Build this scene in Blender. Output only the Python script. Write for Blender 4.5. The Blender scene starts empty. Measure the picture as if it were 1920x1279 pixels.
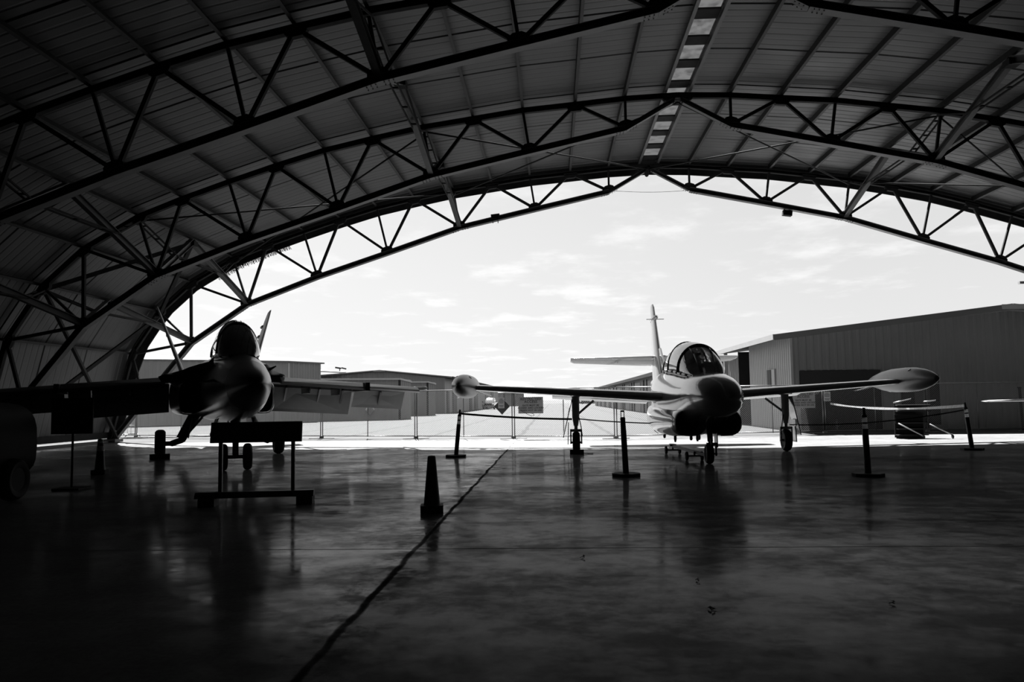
import bpy, bmesh, math, random
from mathutils import Vector, Matrix
random.seed(7)
sc = bpy.context.scene
col = sc.collection
R = math.radians
PI = math.pi

# ------------------------------------------------------------------ camera
CAM_H = 1.42
YAW, PITCH, ROLL, FPX = 0.05021, 0.073914, -0.014313, 1500.0
cy, sy, cp, sp = math.cos(YAW), math.sin(YAW), math.cos(PITCH), math.sin(PITCH)
fwd = Vector((-sy*cp, cy*cp, sp)); rgt = Vector((cy, sy, 0)); upv = rgt.cross(fwd)
cr, sr = math.cos(ROLL), math.sin(ROLL)
r2 = cr*rgt + sr*upv; u2 = -sr*rgt + cr*upv
cd = bpy.data.cameras.new('camera'); cam = bpy.data.objects.new('camera', cd); col.objects.link(cam)
cd.sensor_width = 36.0; cd.sensor_fit = 'HORIZONTAL'; cd.lens = 36.0*FPX/1920.0
cd.clip_start = 0.05; cd.clip_end = 20000
m = Matrix((r2, u2, -fwd)).transposed().to_4x4(); m.translation = Vector((0, 0, CAM_H))
cam.matrix_world = m
sc.camera = cam
CAM = Vector((0, 0, CAM_H))
def ray(x, y): return fwd + r2*((x-960)/FPX) + u2*((639.5-y)/FPX)
def gnd(x, y, z=0.0):
    d = ray(x, y); return CAM + d*((z-CAM_H)/d.z)
def atY(x, y, Y):
    d = ray(x, y); return CAM + d*(Y/d.y)

# ------------------------------------------------------------------ view
sc.view_settings.view_transform = 'Standard'; sc.view_settings.look = 'None'
sc.view_settings.exposure = 0.0; sc.view_settings.gamma = 1.0
sc.view_settings.use_curve_mapping = False

# ------------------------------------------------------------------ world
SUN_EL, SUN_AZ = R(49.5), R(12)
sun_dir = Vector((-math.sin(SUN_AZ)*math.cos(SUN_EL), math.cos(SUN_AZ)*math.cos(SUN_EL), math.sin(SUN_EL)))
w = bpy.data.worlds.new('sky'); sc.world = w; w.use_nodes = True
nt = w.node_tree; nt.nodes.clear()
def N(nt, t, **k):
    n = nt.nodes.new(t)
    for a, b in k.items(): setattr(n, a, b)
    return n
def L(nt, a, b): nt.links.new(a, b)
def mth(nt, op, a, b=None, c=None, clamp=False):
    n = N(nt, 'ShaderNodeMath', operation=op); n.use_clamp = clamp
    for i, v in enumerate((a, b, c)):
        if v is None: continue
        if isinstance(v, (int, float)): n.inputs[i].default_value = v
        else: L(nt, v, n.inputs[i])
    return n.outputs[0]
def rng(nt, v, a, b, c, d, smooth=False):
    n = N(nt, 'ShaderNodeMapRange'); n.clamp = True
    if smooth: n.interpolation_type = 'SMOOTHSTEP'
    L(nt, v, n.inputs[0])
    for i, q in enumerate((a, b, c, d)): n.inputs[i+1].default_value = q
    return n.outputs[0]
tc = N(nt, 'ShaderNodeTexCoord')
sep = N(nt, 'ShaderNodeSeparateXYZ'); L(nt, tc.outputs['Generated'], sep.inputs[0])
z = sep.outputs['Z']
base = rng(nt, z, 0.0, 0.45, 0.93, 0.70)
# brighter sky on the sun's side
left = rng(nt, sep.outputs['X'], -0.5, 0.35, 0.10, -0.07)
back = rng(nt, sep.outputs['Y'], -0.2, 0.6, -0.25, 0.0)
# clouds on a plane at a fixed height above the observer
zz = mth(nt, 'MAXIMUM', z, 0.02); zz = mth(nt, 'ADD', zz, 0.06)
px_ = mth(nt, 'DIVIDE', sep.outputs['X'], zz); py_ = mth(nt, 'DIVIDE', sep.outputs['Y'], zz)
cmb = N(nt, 'ShaderNodeCombineXYZ'); L(nt, px_, cmb.inputs[0]); L(nt, mth(nt, 'MULTIPLY', py_, 0.8), cmb.inputs[1])
n1 = N(nt, 'ShaderNodeTexNoise'); n1.inputs['Scale'].default_value = 1.9; n1.inputs['Detail'].default_value = 8; n1.inputs['Roughness'].default_value = 0.58
L(nt, cmb.outputs[0], n1.inputs['Vector'])
n2 = N(nt, 'ShaderNodeTexNoise'); n2.inputs['Scale'].default_value = 0.35; n2.inputs['Detail'].default_value = 3
L(nt, cmb.outputs[0], n2.inputs['Vector'])
cl = mth(nt, 'ADD', mth(nt, 'MULTIPLY', n1.outputs['Fac'], 0.65), mth(nt, 'MULTIPLY', n2.outputs['Fac'], 0.35))
cl = rng(nt, cl, 0.50, 0.64, 0.0, 0.16, True)
tot = mth(nt, 'ADD', mth(nt, 'ADD', base, left), mth(nt, 'ADD', cl, back))
bg = N(nt, 'ShaderNodeBackground'); ow = N(nt, 'ShaderNodeOutputWorld')
cc = N(nt, 'ShaderNodeCombineColor')
for i in range(3): L(nt, tot, cc.inputs[i])
L(nt, cc.outputs[0], bg.inputs['Color']); bg.inputs['Strength'].default_value = 1.0
L(nt, bg.outputs[0], ow.inputs['Surface'])

# ------------------------------------------------------------------ sun
sd = bpy.data.lights.new('sun', 'SUN'); sd.energy = 23.0; sd.angle = R(0.53)
so = bpy.data.objects.new('sun', sd); col.objects.link(so)
so.rotation_euler = sun_dir.to_track_quat('Z', 'Y').to_euler(); so.location = sun_dir*60

# ------------------------------------------------------------------ materials
def mat(name, c=0.5, rough=0.5, metal=0.0, spec=0.5, noise=0.0, nscale=3.0, coat=0.0, bump=0.0, bscale=20.0, rvar=0.0, stretch=(1, 1, 1)):
    m = bpy.data.materials.new(name); m.use_nodes = True; nt = m.node_tree
    b = nt.nodes['Principled BSDF']
    b.inputs['Base Color'].default_value = (c, c, c, 1); b.inputs['Roughness'].default_value = rough
    b.inputs['Metallic'].default_value = metal; b.inputs['Specular IOR Level'].default_value = spec
    b.inputs['Coat Weight'].default_value = coat; b.inputs['Coat Roughness'].default_value = 0.06
    tc = N(nt, 'ShaderNodeTexCoord'); mp = N(nt, 'ShaderNodeMapping'); mp.inputs['Scale'].default_value = stretch
    L(nt, tc.outputs['Object'], mp.inputs['Vector'])
    ns = N(nt, 'ShaderNodeTexNoise'); ns.inputs['Scale'].default_value = nscale; ns.inputs['Detail'].default_value = 6
    L(nt, mp.outputs[0], ns.inputs['Vector'])
    lo, hi = c*(1-noise), c*(1+noise)
    v = rng(nt, ns.outputs['Fac'], 0.3, 0.7, lo, hi)
    cc = N(nt, 'ShaderNodeCombineColor')
    for i in range(3): L(nt, v, cc.inputs[i])
    L(nt, cc.outputs[0], b.inputs['Base Color'])
    if rvar:
        L(nt, rng(nt, ns.outputs['Fac'], 0.3, 0.7, max(0.02, rough-rvar), rough+rvar), b.inputs['Roughness'])
    if bump:
        nb = N(nt, 'ShaderNodeTexNoise'); nb.inputs['Scale'].default_value = bscale; nb.inputs['Detail'].default_value = 4
        L(nt, mp.outputs[0], nb.inputs['Vector'])
        bp = N(nt, 'ShaderNodeBump'); bp.inputs['Strength'].default_value = bump; bp.inputs['Distance'].default_value = 0.02
        L(nt, nb.outputs['Fac'], bp.inputs['Height']); L(nt, bp.outputs[0], b.inputs['Normal'])
    return m
M = {}
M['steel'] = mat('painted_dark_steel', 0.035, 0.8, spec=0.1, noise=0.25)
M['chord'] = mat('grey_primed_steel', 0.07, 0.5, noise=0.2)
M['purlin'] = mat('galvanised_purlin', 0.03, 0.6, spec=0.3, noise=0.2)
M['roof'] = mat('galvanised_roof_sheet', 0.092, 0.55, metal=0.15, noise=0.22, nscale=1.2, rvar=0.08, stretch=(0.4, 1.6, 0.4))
M['curb'] = mat('curb_concrete', 0.16, 0.8, noise=0.2)
M['t2'] = mat('glossy_grey_aircraft_paint', 0.27, 0.16, noise=0.07, nscale=2, coat=0.6, bump=0.03, bscale=3)
M['t2_dark'] = mat('dark_aircraft_paint', 0.045, 0.3, noise=0.15)
M['t2_tank'] = mat('tank_paint', 0.12, 0.34, noise=0.08, coat=0.1)
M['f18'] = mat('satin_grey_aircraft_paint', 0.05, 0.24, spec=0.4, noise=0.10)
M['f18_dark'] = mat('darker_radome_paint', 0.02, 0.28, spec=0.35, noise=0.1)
M['f18_light'] = mat('light_grey_fin_and_lit_wing', 0.26, 0.4, noise=0.08)  # light grey parts; also the lit wing, its light put into the colour
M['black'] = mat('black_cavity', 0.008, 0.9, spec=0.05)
M['flap'] = mat('lit_side_flap_tone', 0.09, 0.5, noise=0.12)  # flap tone with the light on one wing put into the colour
M['le'] = mat('lit_side_leading_edge_tone', 0.5, 0.3, noise=0.12)  # brightness of the lit leading edge put into the colour
M['rubber'] = mat('tyre_rubber', 0.02, 0.75, noise=0.2, nscale=9)
M['gear'] = mat('white_gear_paint', 0.55, 0.4, noise=0.12)
M['gear_dark'] = mat('dark_gear_metal', 0.05, 0.45, noise=0.2)
M['chrome'] = mat('chrome_piston', 0.7, 0.12, metal=1.0)
M['tug'] = mat('tug_paint', 0.01, 0.6, spec=0.15)
M['plastic'] = mat('black_plastic', 0.025, 0.45, noise=0.2)
M['reflect'] = mat('reflective_band', 0.85, 0.35)
M['cone'] = mat('cone_pvc', 0.035, 0.5, noise=0.15)
M['sign_dark'] = mat('dark_sign_board', 0.02, 0.5, noise=0.2)
M['sign_white'] = mat('white_sign_face', 0.45, 0.5, noise=0.05)
M['sign_grey'] = mat('grey_sign_face', 0.30, 0.55, noise=0.05)
M['ink'] = mat('sign_ink', 0.05, 0.6)
M['galv'] = mat('galvanised_pipe', 0.22, 0.35, metal=0.6, noise=0.15)
M['wire'] = mat('chain_link_wire', 0.30, 0.45, metal=0.4)
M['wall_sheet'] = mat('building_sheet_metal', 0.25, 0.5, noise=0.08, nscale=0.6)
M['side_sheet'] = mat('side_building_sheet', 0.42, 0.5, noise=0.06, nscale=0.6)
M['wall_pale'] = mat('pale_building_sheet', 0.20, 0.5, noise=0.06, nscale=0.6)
M['trim_pale'] = mat('pale_roof_trim', 0.42, 0.5, noise=0.05)
M['roof_far'] = mat('far_roof_sheet', 0.16, 0.5, noise=0.08, nscale=0.5)
M['door_dark'] = mat('dark_hangar_door', 0.02, 0.6, noise=0.1)
M['tape'] = mat('pale_tape', 0.5, 0.4, noise=0.3, nscale=14)
M['belt'] = mat('dark_belt', 0.03, 0.6)
M['car'] = mat('truck_paint', 0.25, 0.15, metal=0.5, coat=1.0)
M['mount'] = mat('hazy_hill', 0.55, 1.0, spec=0.0, noise=0.04, nscale=0.002)  # distance haze put into the pale hill colour
M['plant'] = mat('weed_leaf', 0.16, 0.6, noise=0.3)
M['ladder'] = mat('grey_stair_metal', 0.03, 0.7, spec=0.2, noise=0.2)
M['rail'] = mat('bright_rail_metal', 0.5, 0.3, metal=0.5)
M['glider'] = mat('white_gelcoat', 0.7, 0.25, coat=0.4)
M['pale_panel'] = mat('pale_door_panel', 0.09, 0.5)

# translucent skylight sheet
def skylight_mat():
    m = bpy.data.materials.new('weathered_skylight_sheet'); m.use_nodes = True; nt = m.node_tree; nt.nodes.clear()
    t = N(nt, 'ShaderNodeBsdfTranslucent'); t.inputs[0].default_value = (.04, .04, .04, 1)
    d = N(nt, 'ShaderNodeBsdfDiffuse'); d.inputs[0].default_value = (.3, .3, .3, 1)
    tc = N(nt, 'ShaderNodeTexCoord'); ns = N(nt, 'ShaderNodeTexNoise'); ns.inputs['Scale'].default_value = 3.5; ns.inputs['Detail'].default_value = 8
    L(nt, tc.outputs['Object'], ns.inputs['Vector'])
    mx = N(nt, 'ShaderNodeMixShader'); L(nt, rng(nt, ns.outputs['Fac'], .45, .75, .15, .8), mx.inputs[0])
    L(nt, t.outputs[0], mx.inputs[1]); L(nt, d.outputs[0], mx.inputs[2])
    o = N(nt, 'ShaderNodeOutputMaterial'); L(nt, mx.outputs[0], o.inputs[0]); return m
M['skylight'] = skylight_mat()
def band_mat():
    m = bpy.data.materials.new('white_translucent_sleeve'); m.use_nodes = True; nt = m.node_tree; nt.nodes.clear()
    t = N(nt, 'ShaderNodeBsdfTranslucent'); t.inputs[0].default_value = (.95, .95, .95, 1)
    d = N(nt, 'ShaderNodeBsdfDiffuse'); d.inputs[0].default_value = (.95, .95, .95, 1)
    mx = N(nt, 'ShaderNodeMixShader'); mx.inputs[0].default_value = .08; L(nt, t.outputs[0], mx.inputs[1]); L(nt, d.outputs[0], mx.inputs[2])
    o = N(nt, 'ShaderNodeOutputMaterial'); L(nt, mx.outputs[0], o.inputs[0]); return m
M['reflect'] = band_mat()
M['sleeve'] = mat('white_reflective_collar', 0.95, 0.5)
def glass_mat(name, tint, gl=0.12):
    m = bpy.data.materials.new(name); m.use_nodes = True; nt = m.node_tree; nt.nodes.clear()
    t = N(nt, 'ShaderNodeBsdfTransparent'); t.inputs[0].default_value = (tint, tint, tint, 1)
    g = N(nt, 'ShaderNodeBsdfGlossy'); g.inputs['Roughness'].default_value = 0.03; g.inputs[0].default_value = (.95, .95, .95, 1)
    lw = N(nt, 'ShaderNodeFresnel'); lw.inputs['IOR'].default_value = 1.55
    f = mth(nt, 'ADD', lw.outputs[0], gl, clamp=True)
    mx = N(nt, 'ShaderNodeMixShader'); L(nt, f, mx.inputs[0]); L(nt, t.outputs[0], mx.inputs[1]); L(nt, g.outputs[0], mx.inputs[2])
    o = N(nt, 'ShaderNodeOutputMaterial'); L(nt, mx.outputs[0], o.inputs[0]); return m
M['glass'] = glass_mat('canopy_glass', 0.62, 0.05)
M['glass_tint'] = glass_mat('tinted_canopy_glass', 0.10, 0.03)
M['window'] = glass_mat('window_glass', 0.3, 0.3)

def floor_mat():
    m = bpy.data.materials.new('sealed_concrete_floor'); m.use_nodes = True; nt = m.node_tree
    b = nt.nodes['Principled BSDF']; tc = N(nt, 'ShaderNodeTexCoord')
    def noise(scale, det, st=(1, 1, 1), rough=0.6):
        mp = N(nt, 'ShaderNodeMapping'); mp.inputs['Scale'].default_value = st; L(nt, tc.outputs['Object'], mp.inputs['Vector'])
        n = N(nt, 'ShaderNodeTexNoise'); n.inputs['Scale'].default_value = scale; n.inputs['Detail'].default_value = det; n.inputs['Roughness'].default_value = rough
        L(nt, mp.outputs[0], n.inputs['Vector']); return n.outputs['Fac']
    sx = N(nt, 'ShaderNodeSeparateXYZ'); L(nt, tc.outputs['Object'], sx.inputs[0])
    wob = mth(nt, 'MULTIPLY', mth(nt, 'SUBTRACT', noise(1.3, 4), 0.5), 0.10)
    # long joint at X=-1.35
    dx = mth(nt, 'ABSOLUTE', mth(nt, 'ADD', mth(nt, 'ADD', sx.outputs['X'], 1.35), wob))
    # cross joints every 7.3 m
    yy = mth(nt, 'ADD', mth(nt, 'ADD', sx.outputs['Y'], 100*7.3-7.8+3.65), mth(nt, 'MULTIPLY', wob, 0.4))
    dy = mth(nt, 'ABSOLUTE', mth(nt, 'SUBTRACT', mth(nt, 'MODULO', yy, 7.3), 3.65))
    jl = mth(nt, 'MULTIPLY', rng(nt, dx, 0.008, 0.04, 1, 0, True), rng(nt, noise(0.9, 4), 0.35, 0.55, 0.5, 1.0))
    jt = rng(nt, dy, 0.006, 0.02, 1, 0, True)
    joint = mth(nt, 'MAXIMUM', jl, mth(nt, 'MULTIPLY', jt, 0.7))
    big = noise(0.55, 9, (1, 1.3, 1), 0.65); mid = noise(3.0, 8, (1, 1, 1), 0.7); fine = noise(22, 5)
    stain_band = mth(nt, 'MULTIPLY', rng(nt, dx, 0.05, 0.5, 1, 0, True), rng(nt, mid, 0.42, 0.62, 0, 1, True))
    v = mth(nt, 'ADD', mth(nt, 'MULTIPLY', big, 0.6), mth(nt, 'MULTIPLY', mid, 0.4))
    c = rng(nt, v, 0.36, 0.64, 0.125, 0.19)
    c = mth(nt, 'MULTIPLY', c, rng(nt, fine, 0.3, 0.7, 0.85, 1.12))
    c = mth(nt, 'MULTIPLY', c, mth(nt, 'SUBTRACT', 1.0, mth(nt, 'MULTIPLY', stain_band, 0.55)))
    # small dark spots and debris stains
    vo = N(nt, 'ShaderNodeTexVoronoi'); vo.inputs['Scale'].default_value = 1.1; L(nt, tc.outputs['Object'], vo.inputs['Vector'])
    spot = rng(nt, mth(nt, 'ADD', vo.outputs['Distance'], mth(nt, 'MULTIPLY', mth(nt, 'SUBTRACT', fine, 0.5), 0.05)), 0.012, 0.03, 0.75, 0, True)
    c = mth(nt, 'MULTIPLY', c, mth(nt, 'SUBTRACT', 1.0, spot))
    c = mth(nt, 'MULTIPLY', c, mth(nt, 'SUBTRACT', 1.0, mth(nt, 'MULTIPLY', joint, 0.65)))
    cc = N(nt, 'ShaderNodeCombineColor')
    for i in range(3): L(nt, c, cc.inputs[i])
    L(nt, cc.outputs[0], b.inputs['Base Color'])
    r = rng(nt, mth(nt, 'ADD', mth(nt, 'MULTIPLY', noise(1.6, 9, (0.8, 1.3, 1), 0.7), 0.6), mth(nt, 'MULTIPLY', mid, 0.4)), 0.36, 0.66, 0.05, 0.24)
    r = mth(nt, 'ADD', r, mth(nt, 'MULTIPLY', joint, 0.5))
    r = mth(nt, 'ADD', r, mth(nt, 'MULTIPLY', stain_band, 0.25))
    b.inputs['Roughness'].default_value = 0.9; b.inputs['Specular IOR Level'].default_value = 0.0
    gl = N(nt, 'ShaderNodeBsdfGlossy'); L(nt, r, gl.inputs['Roughness'])
    gv = rng(nt, mth(nt, 'ADD', mth(nt, 'MULTIPLY', noise(0.5, 9, (0.9, 1.2, 1), 0.6), 0.6), mth(nt, 'MULTIPLY', noise(4.0, 8, (1, 1, 1), 0.75), 0.4)), 0.40, 0.60, 0.64, 0.20, True)
    gv = mth(nt, 'MULTIPLY', gv, mth(nt, 'SUBTRACT', 1.0, mth(nt, 'MULTIPLY', joint, 0.9)))
    # slabs poured separately: left ones are a little shinier
    slab = rng(nt, sx.outputs['X'], -1.36, -1.34, 1.35, 0.8)
    gv = mth(nt, 'MULTIPLY', gv, slab)
    fr = N(nt, 'ShaderNodeFresnel'); fr.inputs['IOR'].default_value = 1.1
    gv = mth(nt, 'MULTIPLY', gv, fr.outputs[0])
    gc = N(nt, 'ShaderNodeCombineColor')
    for i in range(3): L(nt, gv, gc.inputs[i])
    L(nt, gc.outputs[0], gl.inputs['Color'])
    mxs = N(nt, 'ShaderNodeAddShader'); L(nt, b.outputs[0], mxs.inputs[0]); L(nt, gl.outputs[0], mxs.inputs[1])
    L(nt, mxs.outputs[0], nt.nodes['Material Output'].inputs['Surface'])
    bp = N(nt, 'ShaderNodeBump'); bp.inputs['Strength'].default_value = 0.05; bp.inputs['Distance'].default_value = 0.02
    hgt = mth(nt, 'SUBTRACT', mth(nt, 'MULTIPLY', mid, 0.10), mth(nt, 'MULTIPLY', joint, 1.0))
    hgt = mth(nt, 'ADD', hgt, mth(nt, 'MULTIPLY', fine, 0.012))
    L(nt, hgt, bp.inputs['Height']); L(nt, bp.outputs[0], b.inputs['Normal']); L(nt, bp.outputs[0], gl.inputs['Normal'])
    return m
M['floor'] = floor_mat()
def tarmac_mat():
    m = bpy.data.materials.new('jointed_apron_concrete'); m.use_nodes = True; nt = m.node_tree
    b = nt.nodes['Principled BSDF']; tc = N(nt, 'ShaderNodeTexCoord'); b.inputs['Roughness'].default_value = 0.85
    sx = N(nt, 'ShaderNodeSeparateXYZ'); L(nt, tc.outputs['Object'], sx.inputs[0])
    n = N(nt, 'ShaderNodeTexNoise'); n.inputs['Scale'].default_value = 0.5; n.inputs['Detail'].default_value = 8; L(nt, tc.outputs['Object'], n.inputs['Vector'])
    wob = mth(nt, 'MULTIPLY', mth(nt, 'SUBTRACT', n.outputs['Fac'], 0.5), 0.35)
    xx = mth(nt, 'ADD', mth(nt, 'ADD', sx.outputs['X'], 365+1.35+1.825), wob)
    dx = mth(nt, 'ABSOLUTE', mth(nt, 'SUBTRACT', mth(nt, 'MODULO', xx, 3.65), 1.825))
    yy = mth(nt, 'ADD', mth(nt, 'ADD', sx.outputs['Y'], 2.0), wob)
    dy = mth(nt, 'ABSOLUTE', mth(nt, 'SUBTRACT', mth(nt, 'MODULO', yy, 7.3), 3.65))
    j = mth(nt, 'MAXIMUM', rng(nt, dx, 0.05, 0.13, 1, 0), rng(nt, dy, 0.04, 0.12, 0.8, 0))
    c = rng(nt, n.outputs['Fac'], 0.3, 0.7, 0.042, 0.053)
    c = mth(nt, 'MULTIPLY', c, mth(nt, 'SUBTRACT', 1.0, mth(nt, 'MULTIPLY', j, 0.7)))
    cc = N(nt, 'ShaderNodeCombineColor')
    for i in range(3): L(nt, c, cc.inputs[i])
    L(nt, cc.outputs[0], b.inputs['Base Color']); b.inputs['Specular IOR Level'].default_value = 0.2
    return m
M['tarmac'] = tarmac_mat()
M['field'] = mat('dry_field', 0.12, 0.95, spec=0.1, noise=0.15, nscale=0.02)

# ------------------------------------------------------------------ mesh builder
class MB:
    def __init__(s): s.v = []; s.f = []; s.sm = []
    def add(s, vs, fs, smooth=False):
        o = len(s.v); s.v += [tuple(v) for v in vs]
        for f in fs: s.f.append([i+o for i in f]); s.sm.append(smooth)
        return s
    def box(s, c, d, rz=0.0, ry=0.0, rx=0.0):
        hx, hy, hz = d[0]/2, d[1]/2, d[2]/2
        mt = Matrix.Rotation(rz, 3, 'Z') @ Matrix.Rotation(ry, 3, 'Y') @ Matrix.Rotation(rx, 3, 'X')
        vs = [mt @ Vector((a*hx, b*hy, e*hz)) + Vector(c) for a in (-1, 1) for b in (-1, 1) for e in (-1, 1)]
        return s.add(vs, [(0, 1, 3, 2), (4, 6, 7, 5), (0, 4, 5, 1), (2, 3, 7, 6), (0, 2, 6, 4), (1, 5, 7, 3)])
    def frame(s, p0, p1, up=(0, 0, 1)):
        p0, p1 = Vector(p0), Vector(p1); t = (p1-p0).normalized(); up = Vector(up)
        if abs(t.dot(up)) > 0.98: up = Vector((0, 1, 0)) if abs(t.y) < 0.9 else Vector((1, 0, 0))
        a = t.cross(up).normalized(); b = a.cross(t).normalized()
        return p0, p1, a, b
    def prism(s, p0, p1, prof, up=(0, 0, 1), smooth=False, cap=True):
        p0, p1, a, b = s.frame(p0, p1, up); n = len(prof)
        vs = [p0 + a*x + b*y for x, y in prof] + [p1 + a*x + b*y for x, y in prof]
        fs = [(i, (i+1) % n, n+(i+1) % n, n+i) for i in range(n)]
        if cap: fs += [tuple(range(n-1, -1, -1)), tuple(range(n, 2*n))]
        return s.add(vs, fs, smooth)
    def beam(s, p0, p1, w, h, up=(0, 0, 1)):
        return s.prism(p0, p1, [(-w/2, -h/2), (w/2, -h/2), (w/2, h/2), (-w/2, h/2)], up)
    def ibeam(s, p0, p1, w, h, t=0.02, up=(0, 0, 1)):
        a, b = w/2, h/2; q = t/2
        return s.prism(p0, p1, [(-a, -b), (a, -b), (a, -b+t), (q, -b+t), (q, b-t), (a, b-t), (a, b), (-a, b), (-a, b-t), (-q, b-t), (-q, -b+t), (-a, -b+t)], up)
    def tube(s, p0, p1, r, n=10, r1=None):
        r1 = r if r1 is None else r1
        p0, p1, a, b = s.frame(p0, p1)
        vs = [p0 + a*(math.cos(2*PI*i/n)*r) + b*(math.sin(2*PI*i/n)*r) for i in range(n)] + \
             [p1 + a*(math.cos(2*PI*i/n)*r1) + b*(math.sin(2*PI*i/n)*r1) for i in range(n)]
        fs = [(i, (i+1) % n, n+(i+1) % n, n+i) for i in range(n)]
        s.add(vs, fs, True)
        return s.add(vs, [tuple(range(n-1, -1, -1)), tuple(range(n, 2*n))])
    def path(s, pts, r, n=8):
        for a, b in zip(pts[:-1], pts[1:]): s.tube(a, b, r, n)
        return s
    def plate(s, pts, nrm, th):
        nrm = Vector(nrm).normalized()*th/2; n = len(pts); pts = [Vector(p) for p in pts]
        vs = [p-nrm for p in pts] + [p+nrm for p in pts]
        return s.add(vs, [tuple(range(n-1, -1, -1)), tuple(range(n, 2*n))] + [(i, (i+1) % n, n+(i+1) % n, n+i) for i in range(n)])
    def loft(s, rings, cap=True, smooth=True, closed=True):
        n = len(rings[0]); vs = [p for r in rings for p in r]; fs = []
        for k in range(len(rings)-1):
            for i in range(n if closed else n-1):
                j = (i+1) % n; fs.append((k*n+i, k*n+j, (k+1)*n+j, (k+1)*n+i))
        s.add(vs, fs, smooth)
        if cap and closed:
            s.add(rings[0], [tuple(range(n-1, -1, -1))]); s.add(rings[-1], [tuple(range(n))])
        return s
    def lathe(s, c, axis, prof, n=24):
        # prof: (distance along axis, radius)
        c = Vector(c); ax = Vector(axis).normalized(); up = Vector((0, 0, 1)) if abs(ax.z) < .9 else Vector((1, 0, 0))
        a = ax.cross(up).normalized(); b = a.cross(ax)
        rings = [[c + ax*d + a*(math.cos(2*PI*i/n)*r) + b*(math.sin(2*PI*i/n)*r) for i in range(n)] for d, r in prof]
        return s.loft(rings)
    def build(s, name, m, parent=None, loc=None):
        me = bpy.data.meshes.new(name); me.from_pydata(s.v, [], s.f)
        me.polygons.foreach_set('use_smooth', s.sm)
        me.materials.append(M[m] if isinstance(m, str) else m)
        bm = bmesh.new(); bm.from_mesh(me); bmesh.ops.remove_doubles(bm, verts=bm.verts, dist=1e-5)
        bmesh.ops.recalc_face_normals(bm, faces=bm.faces)
        for e in bm.edges:
            if len(e.link_faces) == 2 and e.calc_face_angle(0) > R(38): e.smooth = False
        bm.to_mesh(me); bm.free(); me.update()
        o = bpy.data.objects.new(name, me); col.objects.link(o)
        if parent is not None: o.parent = parent
        if loc is not None: o.location = loc
        return o
def tag(o, label=None, cat=None, group=None, kind=None):
    if label: o['label'] = label
    if cat: o['category'] = cat
    if group: o['group'] = group
    if kind: o['kind'] = kind
    return o
def thing(name, label, cat, loc=(0, 0, 0), rz=0.0, group=None):
    o = bpy.data.objects.new(name, None); col.objects.link(o); o.empty_display_size = 0.3
    o.location = loc; o.rotation_euler = (0, 0, rz); return tag(o, label, cat, group)
def struct(name, mb, m, label=None):
    o = mb.build(name, m); o['kind'] = 'structure'
    if label: o['label'] = label
    return o
def copy_tree(o, parent=None):
    c = o.copy(); col.objects.link(c)
    if parent is not None: c.parent = parent
    for ch in [x for x in col.objects if x.parent == o]: copy_tree(ch, c)
    return c
def text_mesh(body, size, mt, name, parent, loc, rot, depth=0.004, align='CENTER'):
    cu = bpy.data.curves.new(name, 'FONT'); cu.body = body; cu.size = size; cu.align_x = align; cu.align_y = 'CENTER'
    cu.extrude = depth/2; cu.space_character = 1.12; cu.offset = size*0.02
    o = bpy.data.objects.new(name, cu); col.objects.link(o); bpy.context.view_layer.update()
    me = bpy.data.meshes.new_from_object(o.evaluated_get(bpy.context.evaluated_depsgraph_get()))
    col.objects.unlink(o); bpy.data.objects.remove(o)
    me.materials.clear(); me.materials.append(M[mt])
    q = bpy.data.objects.new(name, me); col.objects.link(q); q.parent = parent; q.location = loc; q.rotation_euler = rot
    return q
def sup(y, cx, cz, a, top, bot, n=2.0, N_=32):
    """superellipse ring at station y; top/bot are absolute heights, cz the widest height"""
    r = []
    for i in range(N_):
        t = 2*PI*i/N_; c, s_ = math.cos(t), math.sin(t)
        x = a*math.copysign(abs(c)**(2/n), c); zz = abs(s_)**(2/n)
        r.append(Vector((cx+x, y, cz + (zz*(top-cz) if s_ >= 0 else -zz*(cz-bot)))))
    return r
def foil(p_le, chord, th, ang=0.0, nrm=(0, 0, 1), n=10):
    """closed aerofoil ring: leading edge point, chord runs +Y; ang droops the nose"""
    nrm = Vector(nrm); up = []; lo = []
    for i in range(n+1):
        t = (1-math.cos(PI*i/n))/2
        y = 5*th*(0.2969*math.sqrt(t)-0.126*t-0.3516*t*t+0.2843*t**3-0.1036*t**4)
        up.append((t, y*1.1)); lo.append((t, -y*0.9))
    pts = up + lo[-2:0:-1]
    return [Vector(p_le) + Vector((0, 1, 0))*(t*chord) + nrm*(y*chord) - Vector((0, 0, 1))*(math.tan(ang)*t*chord) for t, y in pts]
def wheel(parent, name, c, r, wd, axis=(1, 0, 0), hub='gear', tn='tyre'):
    mb = MB(); h = wd/2; e = min(h, r*0.28)*0.8
    mb.lathe(c, axis, [(-h*.75, r*.55), (-h, r*.72), (-h, r-e*.75), (-h*.72, r-e*.22), (-h*.35, r), (h*.35, r), (h*.72, r-e*.22), (h, r-e*.75), (h, r*.72), (h*.75, r*.55)], 32)
    t = mb.build(tn, 'rubber', parent)
    mb = MB(); mb.lathe(c, axis, [(-h*.7, r*.12), (-h*.6, r*.56), (h*.6, r*.56), (h*.7, r*.12)], 24)
    mb.build('wheel_hub', hub, t)
    return t

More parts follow.
